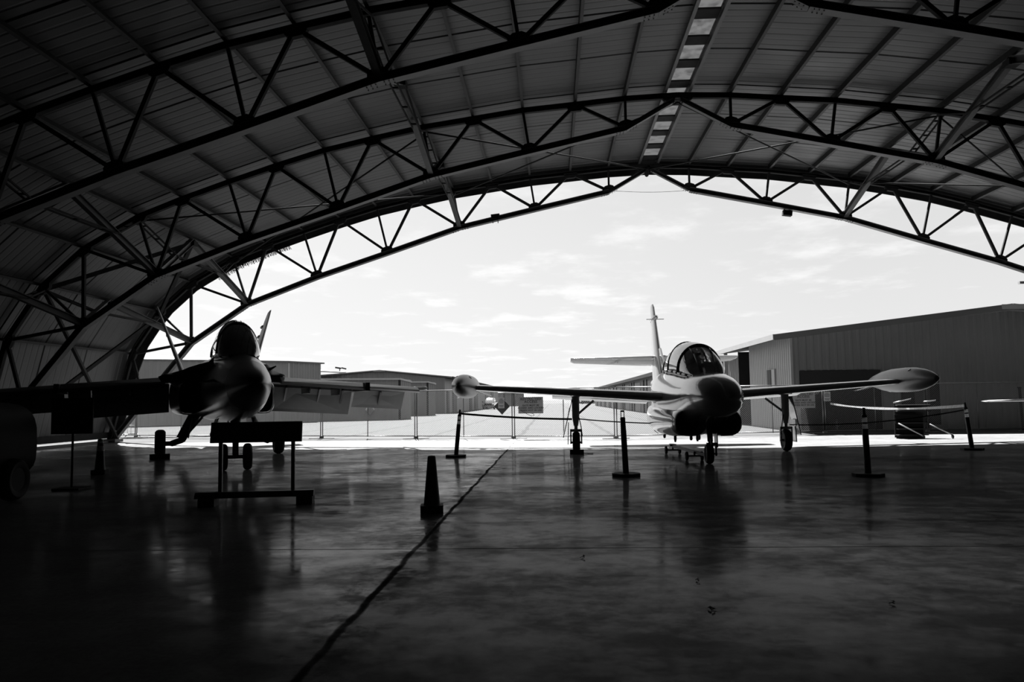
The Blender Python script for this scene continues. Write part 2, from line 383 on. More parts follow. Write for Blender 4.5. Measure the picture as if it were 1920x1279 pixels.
# ------------------------------------------------------------------ hangar frame
XC = 3.8825
S7 = 7.3
T0 = 30.91
NT = 7
TY = [T0 - S7*k for k in range(NT)]
Y_BACK = TY[-1]-0.3
TOP = [('A', 0, 10.46), ('V1', 1.56, 10.40), ('G1', 3.05, 10.27), ('V2', 4.64, 10.14), ('G2', 6.15, 9.93), ('V3', 7.67, 9.72), ('G3', 9.24, 9.41),
       ('V4', 10.72, 9.09), ('G4', 12.21, 8.66), ('V5', 13.67, 8.2), ('G5', 15.13, 7.71), ('V6', 16.5, 7.19), ('G6', 18.2, 6.23), ('V7', 19.47, 5.1),
       ('G7', 20.56, 3.46), ('E', 21.38, 0.10)]
TN = {a: (x, z) for a, x, z in TOP}
BOT = [('A', 0.12, 10.34), ('B1', 1.56, 9.52), ('B2', 4.46, 8.90), ('B3', 7.43, 8.25), ('B4', 10.29, 7.31), ('B5', 13.1, 6.41), ('B6', 15.9, 5.38), ('B7', 18.15, 3.88), ('B8', 20.02, 1.62), ('E', 21.25, 0.08)]
BN = {a: (x, z) for a, x, z in BOT}

def make_truss(Y, label, webs=True):
    t = thing('roof_truss', label, 'truss', (XC, Y, 0), 0, 'arched steel roof trusses')
    for s in (-1, 1):
        mb = MB()
        for (a, x0, z0), (b, x1, z1) in zip(TOP[:-1], TOP[1:]):
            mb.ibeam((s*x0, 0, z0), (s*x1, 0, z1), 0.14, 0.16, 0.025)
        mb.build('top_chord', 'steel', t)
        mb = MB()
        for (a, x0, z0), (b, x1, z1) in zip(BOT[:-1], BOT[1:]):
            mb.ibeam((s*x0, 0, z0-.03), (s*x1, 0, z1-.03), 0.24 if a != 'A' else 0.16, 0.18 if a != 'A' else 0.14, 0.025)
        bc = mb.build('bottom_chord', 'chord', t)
        # bolted splice plates where the bottom chord bends
        for nd in ('B1', 'B3', 'B6'):
            x, z = BN[nd]; i = [q[0] for q in BOT].index(nd)
            for dx_ in (-1, 1):
                x1, z1 = (BOT[i-1] if dx_ < 0 else BOT[i+1])[1:]
                d = Vector((x1-x, 0, z1-z)).normalized()
                mbp = MB()
                p = Vector((x, 0, z-.03)); nn = Vector((-d.z, 0, d.x)); nn = nn if nn.z < 0 else -nn
                for k in (0.10, 0.20, 0.30):
                    for yy in (-.075, .075):
                        q = p + d*k + nn*0.098; mbp.tube((s*q.x, yy, q.z), (s*(q+nn*.012).x, yy, (q+nn*.012).z), 0.016, 6)
                mbp.build('bolt_row', 'steel', bc)
        # webs
        conn = [('B1', 'V1'), ('B1', 'G1'), ('B2', 'G1'), ('B2', 'V2'), ('B2', 'G2'), ('B3', 'G2'), ('B3', 'V3'), ('B3', 'G3'), ('B4', 'G3'), ('B4', 'V4'), ('B4', 'G4'),
                ('B5', 'G4'), ('B5', 'V5'), ('B5', 'G5'), ('B6', 'G5'), ('B6', 'V6'), ('B6', 'G6'), ('B7', 'G6'), ('B7', 'V7'), ('B7', 'G7'), ('B8', 'G7')]
        for b, g in conn:
            (x0, z0), (x1, z1) = BN[b], TN[g]
            wd = 0.075 if g[0] == 'V' else 0.095
            MB().beam((s*x0, 0, z0), (s*x1, 0, z1), wd, wd, (0, 1, 0)).build('web_member', 'steel', t)
        for nd, (x, z) in BN.items():
            if nd in 'AE': continue
            i = [q[0] for q in BOT].index(nd)
            d = Vector((BOT[i+1][1]-BOT[i-1][1], 0, BOT[i+1][2]-BOT[i-1][2])).normalized(); u = Vector((-d.z, 0, d.x)); u = u if u.z > 0 else -u
            o = Vector((x, 0, z)); pts = [o-d*.27-u*.04, o-d*.22+u*.14, o-d*.1+u*.22, o+d*.1+u*.22, o+d*.22+u*.14, o+d*.27-u*.04]
            MB().plate([(s*p.x, 0, p.z) for p in pts], (0, 1, 0), 0.16).build('gusset_plate', 'steel', t)
        for nd in ('G1', 'G2', 'G3', 'G4', 'G5', 'G6', 'V6', 'V7', 'G7'):
            x, z = TN[nd]; i = [q[0] for q in TOP].index(nd)
            d = Vector((TOP[i+1][1]-TOP[i-1][1], 0, TOP[i+1][2]-TOP[i-1][2])).normalized(); u = Vector((-d.z, 0, d.x)); u = -u if u.z > 0 else u
            o = Vector((x, 0, z)); pts = [o-d*.28, o-d*.24+u*.12, o-d*.14+u*.2, o+d*.14+u*.2, o+d*.24+u*.12, o+d*.28]
            MB().plate([(s*p.x, 0, p.z) for p in pts], (0, 1, 0), 0.14).build('gusset_plate', 'steel', t)
        MB().plate([(s*.04, 0, 10.5), (s*.5, 0, 10.48), (s*.42, 0, 10.32), (s*.12, 0, 10.2)], (0, 1, 0), 0.14).build('ridge_plate', 'steel', t)
        MB().box((s*21.35, 0, 0.06), (0.7, 0.6, 0.12)).build('base_plate', 'chord', t)
    return t
names = ['arched steel truss at the hangar mouth, framing the sky, farthest of the trusses',
         'arched steel truss one bay in from the open mouth, its ridge below the skylight',
         'nearest arched steel truss in view, running across the top of the frame']
for k in range(3): make_truss(TY[k], names[k])
# remaining trusses behind and above the camera, needed for light and reflections only
for k in range(3, NT):
    make_truss(TY[k], 'arched steel truss overhead or behind the viewer, out of the frame')

def topz(x):
    x = abs(x)
    for (a, x0, z0), (b, x1, z1) in zip(TOP[:-1], TOP[1:]):
        if x0 <= x <= x1: return z0 + (z1-z0)*(x-x0)/(x1-x0)
    return 0
def topnrm(x):
    s = -1 if x < 0 else 1; e = 0.3
    a, b = max(0, abs(x)-e), min(21.38, abs(x)+e)
    d = Vector((b-a, 0, topz(b)-topz(a))).normalized(); n = Vector((-d.z, 0, d.x)); return Vector((s*n.x, 0, n.z))

# purlins
ordn = ['first', 'second', 'third', 'fourth', 'fifth', 'sixth', 'seventh', 'eighth', 'ninth', 'tenth', 'eleventh', 'twelfth', 'thirteenth', 'fourteenth']
for s, side in ((-1, 'left'), (1, 'right')):
    for i, (nm, x, z) in enumerate(TOP[1:-1]):
        n = topnrm(s*x); p = Vector((s*x, 0, z)) + n*0.18
        mb = MB(); mb.prism((XC+p.x, Y_BACK, p.z), (XC+p.x, T0+.12, p.z), [(-.035, -.1), (.045, -.1), (.045, -.085), (-.02, -.085), (-.02, .1), (-.035, .1)], n)
        o = mb.build('roof_purlin', 'purlin')
        tag(o, 'long steel roof purlin, %s from the ridge skylight on the %s side' % (ordn[i], side), 'beam', 'long purlins under the roof sheets')
    mb = MB(); mb.ibeam((XC+s*.36, Y_BACK, 10.66), (XC+s*.36, T0+.12, 10.66), 0.09, 0.22, 0.02)
    tag(mb.build('ridge_purlin', 'chord'), 'deep steel ridge purlin on the %s edge of the skylight strip' % side, 'beam')

# roof sheeting: ribbed sheets, each half one mesh
def roof_half(s):
    prof = []
    xs = [0.30]
    x = 0.30
    dense = []
    for (a, x0, z0), (b, x1, z1) in zip(TOP[:-1], TOP[1:]):
        for q in range(2): dense.append(x0 + (x1-x0)*q/2)
    dense = [0.30] + [d for d in dense if d > .5] + [21.30]
    # smooth offset curve
    pr = []
    for d in dense:
        n = topnrm(s*d); p = Vector((s*d, 0, topz(d))) + n*0.29
        pr.append((p, n))
    pr[-1] = (Vector((s*21.62, 0, 0.13)), pr[-1][1])
    ys = []; y = Y_BACK; k = 0
    while y < T0+0.3:
        lap = (k % 8 == 0)
        hgt = 0.03 if lap else (0.009 if k % 2 else 0.006)
        ys += [(y, 0), (y+.03, hgt), (y+.06, hgt), (y+.09, 0)]
        y += 0.305; k += 1
    ys.append((T0+.35, 0))
    mb = MB(); n_ = len(ys)
    vs = [(XC+(p+n*h).x, y, (p+n*h).z) for p, n in pr for y, h in ys]
    fs = [(i*n_+j, i*n_+j+1, (i+1)*n_+j+1, (i+1)*n_+j) for i in range(len(pr)-1) for j in range(n_-1)]
    mb.add(vs, fs)
    vs2 = [(XC+(p+n*.05).x, y, (p+n*.05).z) for p, n in pr for y in (Y_BACK, T0+.35)]
    mb.add(vs2, [(i*2, i*2+1, i*2+3, i*2+2) for i in range(len(pr)-1)])
    return mb
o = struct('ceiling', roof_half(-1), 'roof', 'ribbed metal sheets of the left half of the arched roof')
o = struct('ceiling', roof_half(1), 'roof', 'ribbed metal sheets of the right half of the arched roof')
# ridge skylight strip
mb = MB(); y = Y_BACK
mb.add([(XC-.37, Y_BACK, 10.80), (XC+.37, Y_BACK, 10.80), (XC+.37, T0+.35, 10.80), (XC-.37, T0+.35, 10.80)], [(0, 1, 2, 3)])
sk = mb.build('ridge_skylight', 'skylight'); tag(sk, 'narrow translucent skylight strip running along the roof ridge', 'skylight')
mb = MB(); k = 0; y = T0-0.2
while y > Y_BACK+.5:
    MB().box((XC, y, 10.74), (0.64, 0.5, 0.05)).build('cross_plate', 'steel', sk); y -= 1.46
# arched fascia over the mouth
pts_o, pts_i = [], []
for i in range(-42, 43):
    x = 21.3*i/42; z = topz(x); n = topnrm(x)
    pts_o.append(Vector((XC+x, 0, z)) + n*.36); pts_i.append(Vector((XC+x, 0, z)) - n*.24)
mb = MB(); vs = []
for a, b in zip(pts_o, pts_i):
    for yy in (T0+.30, T0+.36): vs += [(a.x, yy, a.z), (b.x, yy, b.z)]
fs = []
for i in range(len(pts_o)-1):
    o = i*4; q = o+4
    fs += [(o, q, q+1, o+1), (o+2, o+3, q+3, q+2), (o, o+2, q+2, q), (o+1, q+1, q+3, o+3)]
mb.add(vs, fs); mb.add
struct('trim_1', mb, 'steel', 'dark arched fascia band over the hangar mouth')
# low curbs and side walls
for s, nm in ((-1, 'trim_2'), (1, 'trim_3')):
    mb = MB(); mb.box((XC+s*21.5, (Y_BACK+T0)/2, 0.03), (0.5, T0-Y_BACK+.6, 0.06)); struct(nm, mb, 'curb', 'low concrete footing along the foot of the arch')
# girt at the foot of the sheeting
for s, side in ((-1, 'left'), (1, 'right')):
    mb = MB(); mb.beam((XC+s*21.42, Y_BACK, .28), (XC+s*21.42, T0+.2, .28), .06, .22)
    tag(mb.build('sill_girt', 'steel'), 'steel girt along the foot of the roof sheets on the %s side' % side, 'beam')
# back wall (behind the camera)
mb = MB(); ring = [(XC+x_, z_) for x_, z_ in [(-21.6, 0)] + [(s_*x, z+.3) for s_ in (-1,) for _, x, z in TOP[::-1]] + [(x, z+.3) for _, x, z in TOP[1:]] + [(21.6, 0)]]
mb.plate([(x, Y_BACK-.1, z) for x, z in ring], (0, 1, 0), 0.1)
struct('wall_back', mb, 'steel', 'dark closed end wall of the hangar')

# K-braces between neighbouring trusses
def brace(k, s, nd, bd, label):
    y0, y1 = TY[k], TY[k+1]; ym = (y0+y1)/2
    xt, zt = TN[nd]; xb, zb = BN[bd]
    t = thing('brace_frame', label, 'brace', (XC+s*xt, ym, 0), 0, 'bent brace frames between the trusses')
    P = Vector((0, 0, zt-.03)); F = Vector((s*(xb-xt), y0-ym, zb+.05)); Nn = Vector((s*(xb-xt), y1-ym, zb+.05))
    MB().ibeam(P, F, .16, .2, .02).build('strut', 'chord', t)
    MB().ibeam(P, Nn, .16, .2, .02).build('strut', 'chord', t)
    # laced ties
    def laced(a, b, nm='laced_tie'):
        a, b = Vector(a), Vector(b); d = (b-a).normalized(); o_ = d.cross(Vector((0, 0, 1))).normalized()*.09
        mb = MB(); mb.beam(a+o_, b+o_, .03, .05); mb.beam(a-o_, b-o_, .03, .05)
        for q in (.15, .5, .85):
            c = a.lerp(b, q); mb.beam(c-o_*1.1, c+o_*1.1, .05, .04)
        mb.build(nm, 'steel', t)
    Q0 = P.lerp(F, .5); Q1 = P.lerp(Nn, .5)
    laced((0, y1-ym, zt-.1), Q1); laced(Q1, Q0); laced(Q0, (0, y0-ym, zt-.1))
    MB().box(P-Vector((0, 0, .08)), (.3, .3, .16)).build('joint_block', 'steel', t)
    return t
bl = {'V3': 'high near the ridge', 'V6': 'at the shoulder', 'V7': 'low on the side'}
for k in range(0, 4):
    for s, side in ((-1, 'left'), (1, 'right')):
        for nd, bd in (('V3', 'B3'), ('V6', 'B6'), ('V7', 'B7')):
            bay = ['mouth bay', 'second bay from the mouth', 'third bay from the mouth', 'bay overhead'][k]
            brace(k, s, nd, bd, 'bent brace frame %s, %s, %s side' % (bl[nd], bay, side))
# crossed tie rods in the roof plane (mouth bay)
def rod(a, ka, b, kb, s, label, r=.028, sb=None):
    dz = .12 + .09*ka
    (x0, z0), (x1, z1) = TN[a], TN[b]; sb = s if sb is None else sb
    MBo = MB().tube((XC+s*x0, TY[ka], z0-dz), (XC+sb*x1, TY[kb], z1-dz), r, 6)
    tag(MBo.build('tie_rod', 'steel'), label, 'rod', 'crossed tie rods under the roof')
for s, side in ((-1, 'left'), (1, 'right')):
    for a, b, wh in (('A', 'V3', 'between ridge and upper brace'), ('V3', 'V6', 'between upper brace and shoulder')):
        rod(a, 0, b, 1, s, 'thin tie rod %s, %s side, coming inward going down' % (wh, side))
        rod(a, 1, b, 0, s, 'thin tie rod %s, %s side, running outward going down' % (wh, side))
for s, side in ((-1, 'left'), (1, 'right')):
    (x6, z6), (x7, z7), (xe, ze) = TN['V6'], TN['V7'], TN['E']; ym = (TY[0]+TY[1])/2
    for ye, wh in ((TY[0], 'toward the mouth'), (TY[1], 'toward the inner truss')):
        mb = MB().beam((XC+s*x6, ym, z6-.1), (XC+s*x7, ye, z7-.1), .12, .14)
        tag(mb.build('shoulder_brace', 'steel'), 'dark diagonal brace below the shoulder running %s, %s side' % (wh, side), 'brace')
    for ya, yb, wh in ((TY[0], TY[1], 'from the mouth truss to the inner foot'), (TY[1], TY[0], 'from the inner truss to the mouth foot')):
        mb = MB().beam((XC+s*(x7-.05), ya, z7-.1), (XC+s*(xe-(.12 if ya == TY[0] else .30)), yb, .15), .10, .12)
        tag(mb.build('side_brace', 'steel'), 'long side-wall brace %s, %s side' % (wh, side), 'brace')

# bird spikes under the fascia
bs = thing('bird_spike_strip', 'row of bird spikes under the arched fascia above the dark jet', 'bird spikes', (XC-16.0, T0+.1, 7.2))
mb = MB(); mb2 = MB(); prev = None
for i in range(90):
    x = -17.3 + 2.9*i/89; p = Vector((x, 0, topz(x))) - topnrm(x)*.26; q = Vector((p.x+16.0, .12, p.z-7.2))
    n_ = -topnrm(x)
    for dy_ in (-.04, .05):
        mb.tube(q, q + n_*(.12+.05*random.random()) + Vector((random.uniform(-.05, .05), dy_, 0)), .009, 4)
    if prev: mb2.beam(prev, q, .05, .03)
    prev = q
mb2.build('base_strip', 'steel', bs); mb.build('spikes', 'steel', bs)

# lamps hanging on the mouth truss
def flood(loc, label, tilt, up=True):
    t = thing('floodlight', label, 'lamp', loc)
    MB().box((0, 0, 0), (.34, .22, .2), 0, tilt).build('housing', 'steel', t)
    MB().box((0, -.12, 0), (.28, .02, .15), 0, tilt).build('lens', 'glass_tint', t)
    b = MB(); d = -.2 if up else .2
    b.box((-.1, 0, d*.8), (.03, .05, .16)); b.box((.1, 0, d*.8), (.03, .05, .16)); b.build('bracket', 'steel', t)
    return t
p = atY(929, 407, T0); flood((p.x, T0, p.z), 'small box floodlight standing on the bottom chord left of the ridge', R(-6), True)
p = atY(1476, 400, T0); flood((p.x, T0, p.z), 'small box floodlight hanging under the bottom chord right of the ridge', R(8), False)
p = atY(1917, 531, T0); t = thing('security_camera', 'small pale camera on a bracket at the right edge of the opening', 'camera', (p.x, T0, p.z))
MB().box((0.02, 0, .02), (.3, .14, .09)).build('housing', 'rail', t); MB().path([(.1, 0, 0), (.1, 0, -.12), (.2, 0, -.2)], .02, 6).build('bracket', 'rail', t)
MB().tube((.1, 0, .05), (.1, 0, .62), .012, 6).build('drop_rod', 'steel', t)
p = atY(1212, 328, T0); mb = MB(); mb.lathe((p.x, T0-.1, p.z+.14), (0, 0, -1), [(0, .05), (.02, .09), (.16, .09), (.22, .06), (.25, .01)], 14)
tag(mb.build('ridge_lamp', 'steel'), 'small round-ended lamp hanging at the ridge of the mouth truss', 'lamp')
a, b = atY(1150, 358, T0), atY(1292, 357, T0); mb = MB(); mb.path([a.lerp(b, i/8) + Vector((0, 0, -.06*math.sin(PI*i/8))) for i in range(9)], .008, 5)
tag(mb.build('slack_cable', 'steel'), 'thin slack cable strung between the two halves of the mouth truss below the ridge', 'cable')

# ------------------------------------------------------------------ ground
mb = MB(); mb.box((XC, (Y_BACK-.5+29.7)/2, -.05), (43.4, 29.7-Y_BACK+.5, .1)); struct('floor', mb, 'floor', 'sealed concrete hangar floor')
mb = MB(); mb.box((0, 29.7+135, -.052), (500, 270, .1)); struct('apron_ground', mb, 'tarmac', 'sunlit concrete apron outside')
mb = MB(); mb.box((-110-17.8+4, 0, -.054), (212, 59.3, .1)); mb.box((136.5-.9, 0, -.054), (220, 59.3, .1)); struct('side_ground', mb, 'tarmac', 'ground beside the hangar')
mb = MB(); mb.box((0, 299.7+2000, -.06), (6000, 4000, .1)); struct('field_ground', mb, 'field', 'dry flat field at the horizon')
# distant hills
mb = MB(); rows = []
for j, (Y, amp) in enumerate(((3600, 0), (4300, 1), (5200, 0))):
    r = []
    for i in range(121):
        X = -3000 + i*50; h = amp*(55 + 26*math.sin(i*.23+1) + 14*math.sin(i*.71) + 7*math.sin(i*1.9) + random.uniform(-3, 3))
        if X < -400: h *= max(.25, 1-(-400-X)/1600)
        r.append(Vector((X, Y, max(0, h))))
    rows.append(r)
mb.loft(rows, cap=False, closed=False)
tag(mb.build('hill_range', 'mount'), 'faint low hills on the horizon beyond the airfield', 'hills')

# ------------------------------------------------------------------ buildings outside
def corr(mb, p0, p1, z0, z1a, z1b=None, pitch=.3, dep=.03):
    """ribbed vertical wall sheet between two ground points; top may slope"""
    z1b = z1a if z1b is None else z1b
    p0, p1 = Vector(p0), Vector(p1); d = p1-p0; Ln = d.length; d.normalize(); n = Vector((d.y, -d.x))
    k = max(1, int(Ln/pitch)); pts = []
    for i in range(k):
        a = i*Ln/k
        for q, h in ((0, 0), (.5, 0), (.62, 1), (.88, 1)): pts.append((a+q*Ln/k, h))
    pts.append((Ln, 0)); vs = []
    for a, h in pts:
        b = p0+d*a+n*(h*dep); zt = z1a+(z1b-z1a)*a/Ln
        vs += [(b.x, b.y, z0), (b.x, b.y, zt)]
    mb.add(vs, [(2*i, 2*i+1, 2*i+3, 2*i+2) for i in range(len(pts)-1)])
def part(nm, mb, m, t): return mb.build(nm, m, t)

# right-hand hangar next door : corner (9.7,33)
t = thing('storage_hangar', 'large ribbed metal hangar on the right, low gable roof and dark doors', 'building', (9.75, 33.2, 0))
W_, EZ, RZ, DP = 17.4, 3.95, 4.85, 7.0
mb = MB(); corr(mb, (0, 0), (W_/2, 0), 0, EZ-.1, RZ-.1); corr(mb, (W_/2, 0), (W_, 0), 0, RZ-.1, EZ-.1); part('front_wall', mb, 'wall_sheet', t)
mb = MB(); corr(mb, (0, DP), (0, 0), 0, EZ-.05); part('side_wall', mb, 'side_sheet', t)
mb = MB(); mb.box((-.0, 0, EZ/2), (.1, .1, EZ)); part('corner_trim', mb, 'trim_pale', t)
mb = MB(); mb.plate([(-.75, -.35, EZ-.12), (W_/2, -.35, RZ+.05), (W_/2, DP+6, RZ+.05), (-.75, DP+6, EZ-.12)], (-.1, 0, 1), .06)
mb.plate([(W_/2, -.35, RZ+.05), (W_+.75, -.35, EZ-.12), (W_+.75, DP+6, EZ-.12), (W_/2, DP+6, RZ+.05)], (.1, 0, 1), .06); part('roof', mb, 'roof_far', t)
mb = MB(); mb.beam((-.78, -.37, EZ-.14), (W_/2, -.37, RZ+.03), .05, .24); mb.beam((W_/2, -.37, RZ+.03), (W_+.78, -.37, EZ-.14), .05, .24); part('rake_trim', mb, 'roof_far', t)
mb = MB(); mb.beam((-.78, -.35, EZ-.12), (-.78, DP+6, EZ-.12), .05, .22); part('eave_gutter', mb, 'trim_pale', t)
mb = MB(); mb.box((W_/2, -.36, RZ+.02), (.9, .1, .2)); part('ridge_cap', mb, 'trim_pale', t)
mb = MB(); mb.box((1.6+.3, -.03, 1.19+.05), (3.2, .08, 2.4)); part('sliding_door', mb, 'door_dark', t)
d = MB(); d.box((5.05, -.03, 1.2), (1.5, .1, 2.0)); dd = part('entry_door', d, 'door_dark', t)
MB().box((5.1, -.09, 1.55), (.6, .02, 1.1)).build('door_pane', 'pale_panel', dd)
wmb = MB(); wmb.box((-.03, 2.9, 2.05), (.1, 1.35, 1.15)); ww = part('side_window', wmb, 'sign_grey', t)
MB().box((-.09, 2.45, 2.15), (.02, .42, .9)).build('pane', 'sign_white', ww); MB().box((-.09, 3.15, 2.1), (.02, .6, 1.0)).build('pane', 'door_dark', ww)
mb = MB(); mb.box((.25, DP, 1.95), (.1, .6, 3.9)); mb.box((1.2, DP+.2, 1.95), (2.0, .1, 3.9)); part('bay_opening', mb, 'door_dark', t)  # solid dark panels stand in for the shade inside the opening
mb = MB(); mb.box((-.6, DP+2.6, 1.9), (.16, .16, 3.8)); part('porch_post', mb, 'trim_pale', t)
mb = MB(); corr(mb, (0.2, DP+7), (0.2, DP+3.1), 0, 3.6); part('rear_wall', mb, 'wall_pale', t)
mb = MB(); mb.box((1.6, DP+2.8, 1.9), (3, .1, 3.8)); part('recess_wall', mb, 'door_dark', t)

# right row of hangars receding
t = thing('hangar_row', 'long low row of hangars receding behind the tail of the silver jet', 'building', (9.0, 58, 0))
mb = MB(); corr(mb, (0, 115), (0, 0), 0, 3.5, pitch=.6); part('front_wall', mb, 'wall_sheet', t)
mb = MB(); mb.plate([(-.8, -.5, 3.5), (9, -.5, 4.9), (9, 115.5, 4.9), (-.8, 115.5, 3.5)], (-.15, 0, 1), .1); part('roof', mb, 'roof_far', t)
mb = MB(); mb.box((-.8, 57.5, 3.42), (.08, 116, .3)); part('fascia', mb, 'steel', t)
mb = MB(); corr(mb, (0, 0), (9, 0), 0, 3.5, 4.9, pitch=.6); part('end_wall', mb, 'wall_sheet', t)
for i in range(9):
    for q in (0, 1.2):
        mb = MB(); mb.box((-.06, 7+i*12+q*2.2, 1.6), (.1, .45, 3.2)); part('door_post', mb, 'door_dark', t)
    mb = MB(); mb.box((-.04, 7+i*12-3.4, 1.55), (.06, 5.4, 3.0)); part('hangar_door', mb, 'wall_pale', t)

# left big low gable hangar
t = thing('gable_hangar', 'wide low gable hangar far left behind the small sheds, doors along its right side', 'building', (-12.6, 93, 0))
mb = MB(); corr(mb, (-22, 0), (-7.6, 0), 0, 4.1, 5.0, pitch=.6); corr(mb, (-7.6, 0), (0, 0), 0, 5.0, 4.15, pitch=.6); part('front_wall', mb, 'wall_pale', t)
mb = MB(); mb.plate([(-22.8, -.5, 4.1), (-7.6, -.5, 5.12), (-7.6, 90, 5.12), (-22.8, 90, 4.1)], (0, 0, 1), .12); mb.plate([(-7.6, -.5, 5.12), (1, -.5, 4.2), (1, 90, 4.2), (-7.6, 90, 5.12)], (0, 0, 1), .12); part('roof', mb, 'roof_far', t)
mb = MB(); corr(mb, (0, 0), (0, 90), 0, 4.1, pitch=.6); part('side_wall', mb, 'wall_sheet', t)
mb = MB(); mb.box((1, 45, 4.1), (.1, 91, .35)); part('eave_fascia', mb, 'steel', t)
mb = MB(); mb.box((-7.6, -.55, 5.06), (1.4, .1, .12)); part('ridge_cap', mb, 'trim_pale', t)
for y_, wd, hh in ((2.4, 1.9, 2.6), (8.9, 3.8, 3.9), (28.7, 3.4, 2.6), (37.5, 5.4, 3.9), (58, 5, 2.6), (72, 7, 3.9)):
    mb = MB(); mb.box((.06, y_, hh/2), (.1, wd, hh)); part('dark_bay', mb, 'door_dark', t)
# shed 2 and 3
def shed(name, label, px_, Yc, wl, dp, hgt, ev, m='wall_pale'):
    c = (px_, Yc, 0); t = thing(name, label, 'building', c)
    mb = MB(); corr(mb, (-wl, -2.5), (0, 0), 0, hgt, pitch=.45); part('front_wall', mb, m, t)
    mb = MB(); corr(mb, (0, 0), ev, 0, hgt, pitch=.3); part('end_wall', mb, m, t)
    mb = MB(); mb.beam((-wl, -2.6, hgt+.02), (.0, -.1, hgt+.02), .2, .14); mb.beam((0, -.1, hgt+.02), (ev[0], ev[1], hgt-.16), .2, .14); part('eave_trim', mb, 'trim_pale', t)
    mb = MB(); mb.plate([(-wl, -2.6, hgt+.05), (0, -.1, hgt+.05), (ev[0], ev[1], hgt-.1), (ev[0]-1.5, dp, hgt-.1), (-wl-.5, dp-2.5, hgt)], (0, 0, 1), .06); part('roof', mb, 'roof_far', t)
    mb = MB(); mb.box((0, -.02, hgt/2), (.16, .16, hgt)); part('corner_trim', mb, 'steel', t)
    return t
shed('storage_shed', 'long ribbed shed with pale eave between the jet wing and the fence', (748-1037)/1500*64.5, 64.5, 5.95, 6.0, 3.25, (.55, 2.0))
shed('small_shed', 'small ribbed shed with rounded pale eave right of the long shed', (801-1037)/1500*80, 80, 5.5, 5.5, 3.35, (.6, 1.3))
# tall box building behind the dark jet
t = thing('box_building', 'flat ribbed box building behind the right side of the dark jet', 'building', ((537-1038)/1500*60, 60, 0))
mb = MB(); corr(mb, (-11.6, -8), (0, 0), 0, 4.55, pitch=.5); part('front_wall', mb, 'wall_sheet', t)
mb = MB(); corr(mb, (0, 0), (2.0, 1.5), 0, 4.55, 4.45, pitch=.4, dep=.06); part('end_wall', mb, 'wall_sheet', t)
mb = MB(); mb.beam((0, -.05, 2.25), (0, -.05, 4.5), .12, .12); part('corner_trim', mb, 'trim_pale', t)
mb = MB(); mb.plate([(-11.8, -8.2, 4.6), (0, -.2, 4.6), (2.3, 1.5, 4.5), (-7, 10, 4.7)], (0, 0, 1), .1); part('roof', mb, 'roof_far', t)
t = thing('low_pitched_building', 'pale low-pitched roof building rising behind the box building at left', 'building', (-34, 78, 0))
mb = MB(); mb.plate([(-14, 0, 6.3), (10, 0, 4.6), (10, 14, 4.9), (-14, 14, 7.4)], (0, 0, 1), .15); part('roof', mb, 'trim_pale', t)
mb = MB(); corr(mb, (-14, .3), (10, .3), 0, 6.2, 4.5, pitch=.6); part('front_wall', mb, 'wall_sheet', t)
# far buildings
t = thing('distant_hangar', 'pale distant hangar row beyond the pickup truck', 'building', (-13.5, 190, 0))
mb = MB(); corr(mb, (-4, 0), (6.5, 4), 0, 3.1, pitch=.9); part('front_wall', mb, 'wall_pale', t)
mb = MB(); mb.box((1.2, 6, 3.2), (11.5, 9, .15)); part('roof', mb, 'roof_far', t)
for i in range(4): part('door_post', MB().box((-3+i*2.4, .3+i*.9, 1.5), (.35, .3, 3.0)), 'door_dark', t)
t = thing('distant_wall', 'low grey building across the far end of the apron', 'building', (-10.2, 205, 0))
mb = MB(); mb.box((2, 0, .95), (9, 3, 1.9)); part('wall', mb, 'wall_sheet', t)
mb = MB(); mb.box((2, 0, 1.98), (9.4, 3.4, .16)); part('roof', mb, 'roof_far', t)
t = thing('distant_block', 'low dark building at the far right end of the apron beside the parked car', 'building', (9.5, 260, 0))
mb = MB(); mb.box((2, 0, 1.1), (9, 6, 2.2)); part('wall', mb, 'wall_sheet', t)
mb = MB(); mb.box((2, 0, 2.28), (9.4, 6.4, .16)); part('roof', mb, 'roof_far', t)
# lamp post behind
p = atY(637, 690, 150); t = thing('apron_lamp_post', 'thin lamp post with twin flat heads above the sheds', 'lamp post', (p.x, 150, 0))
MB().tube((0, 0, 0), (0, 0, p.z), .09, 8).build('pole', 'galv', t); MB().box((-.3, 0, p.z), (1.0, .7, .28), 0, R(10)).build('lamp_head', 'steel', t); MB().box((.8, 0, p.z-.1), (.8, .7, .25), 0, R(14)).build('lamp_head', 'steel', t)

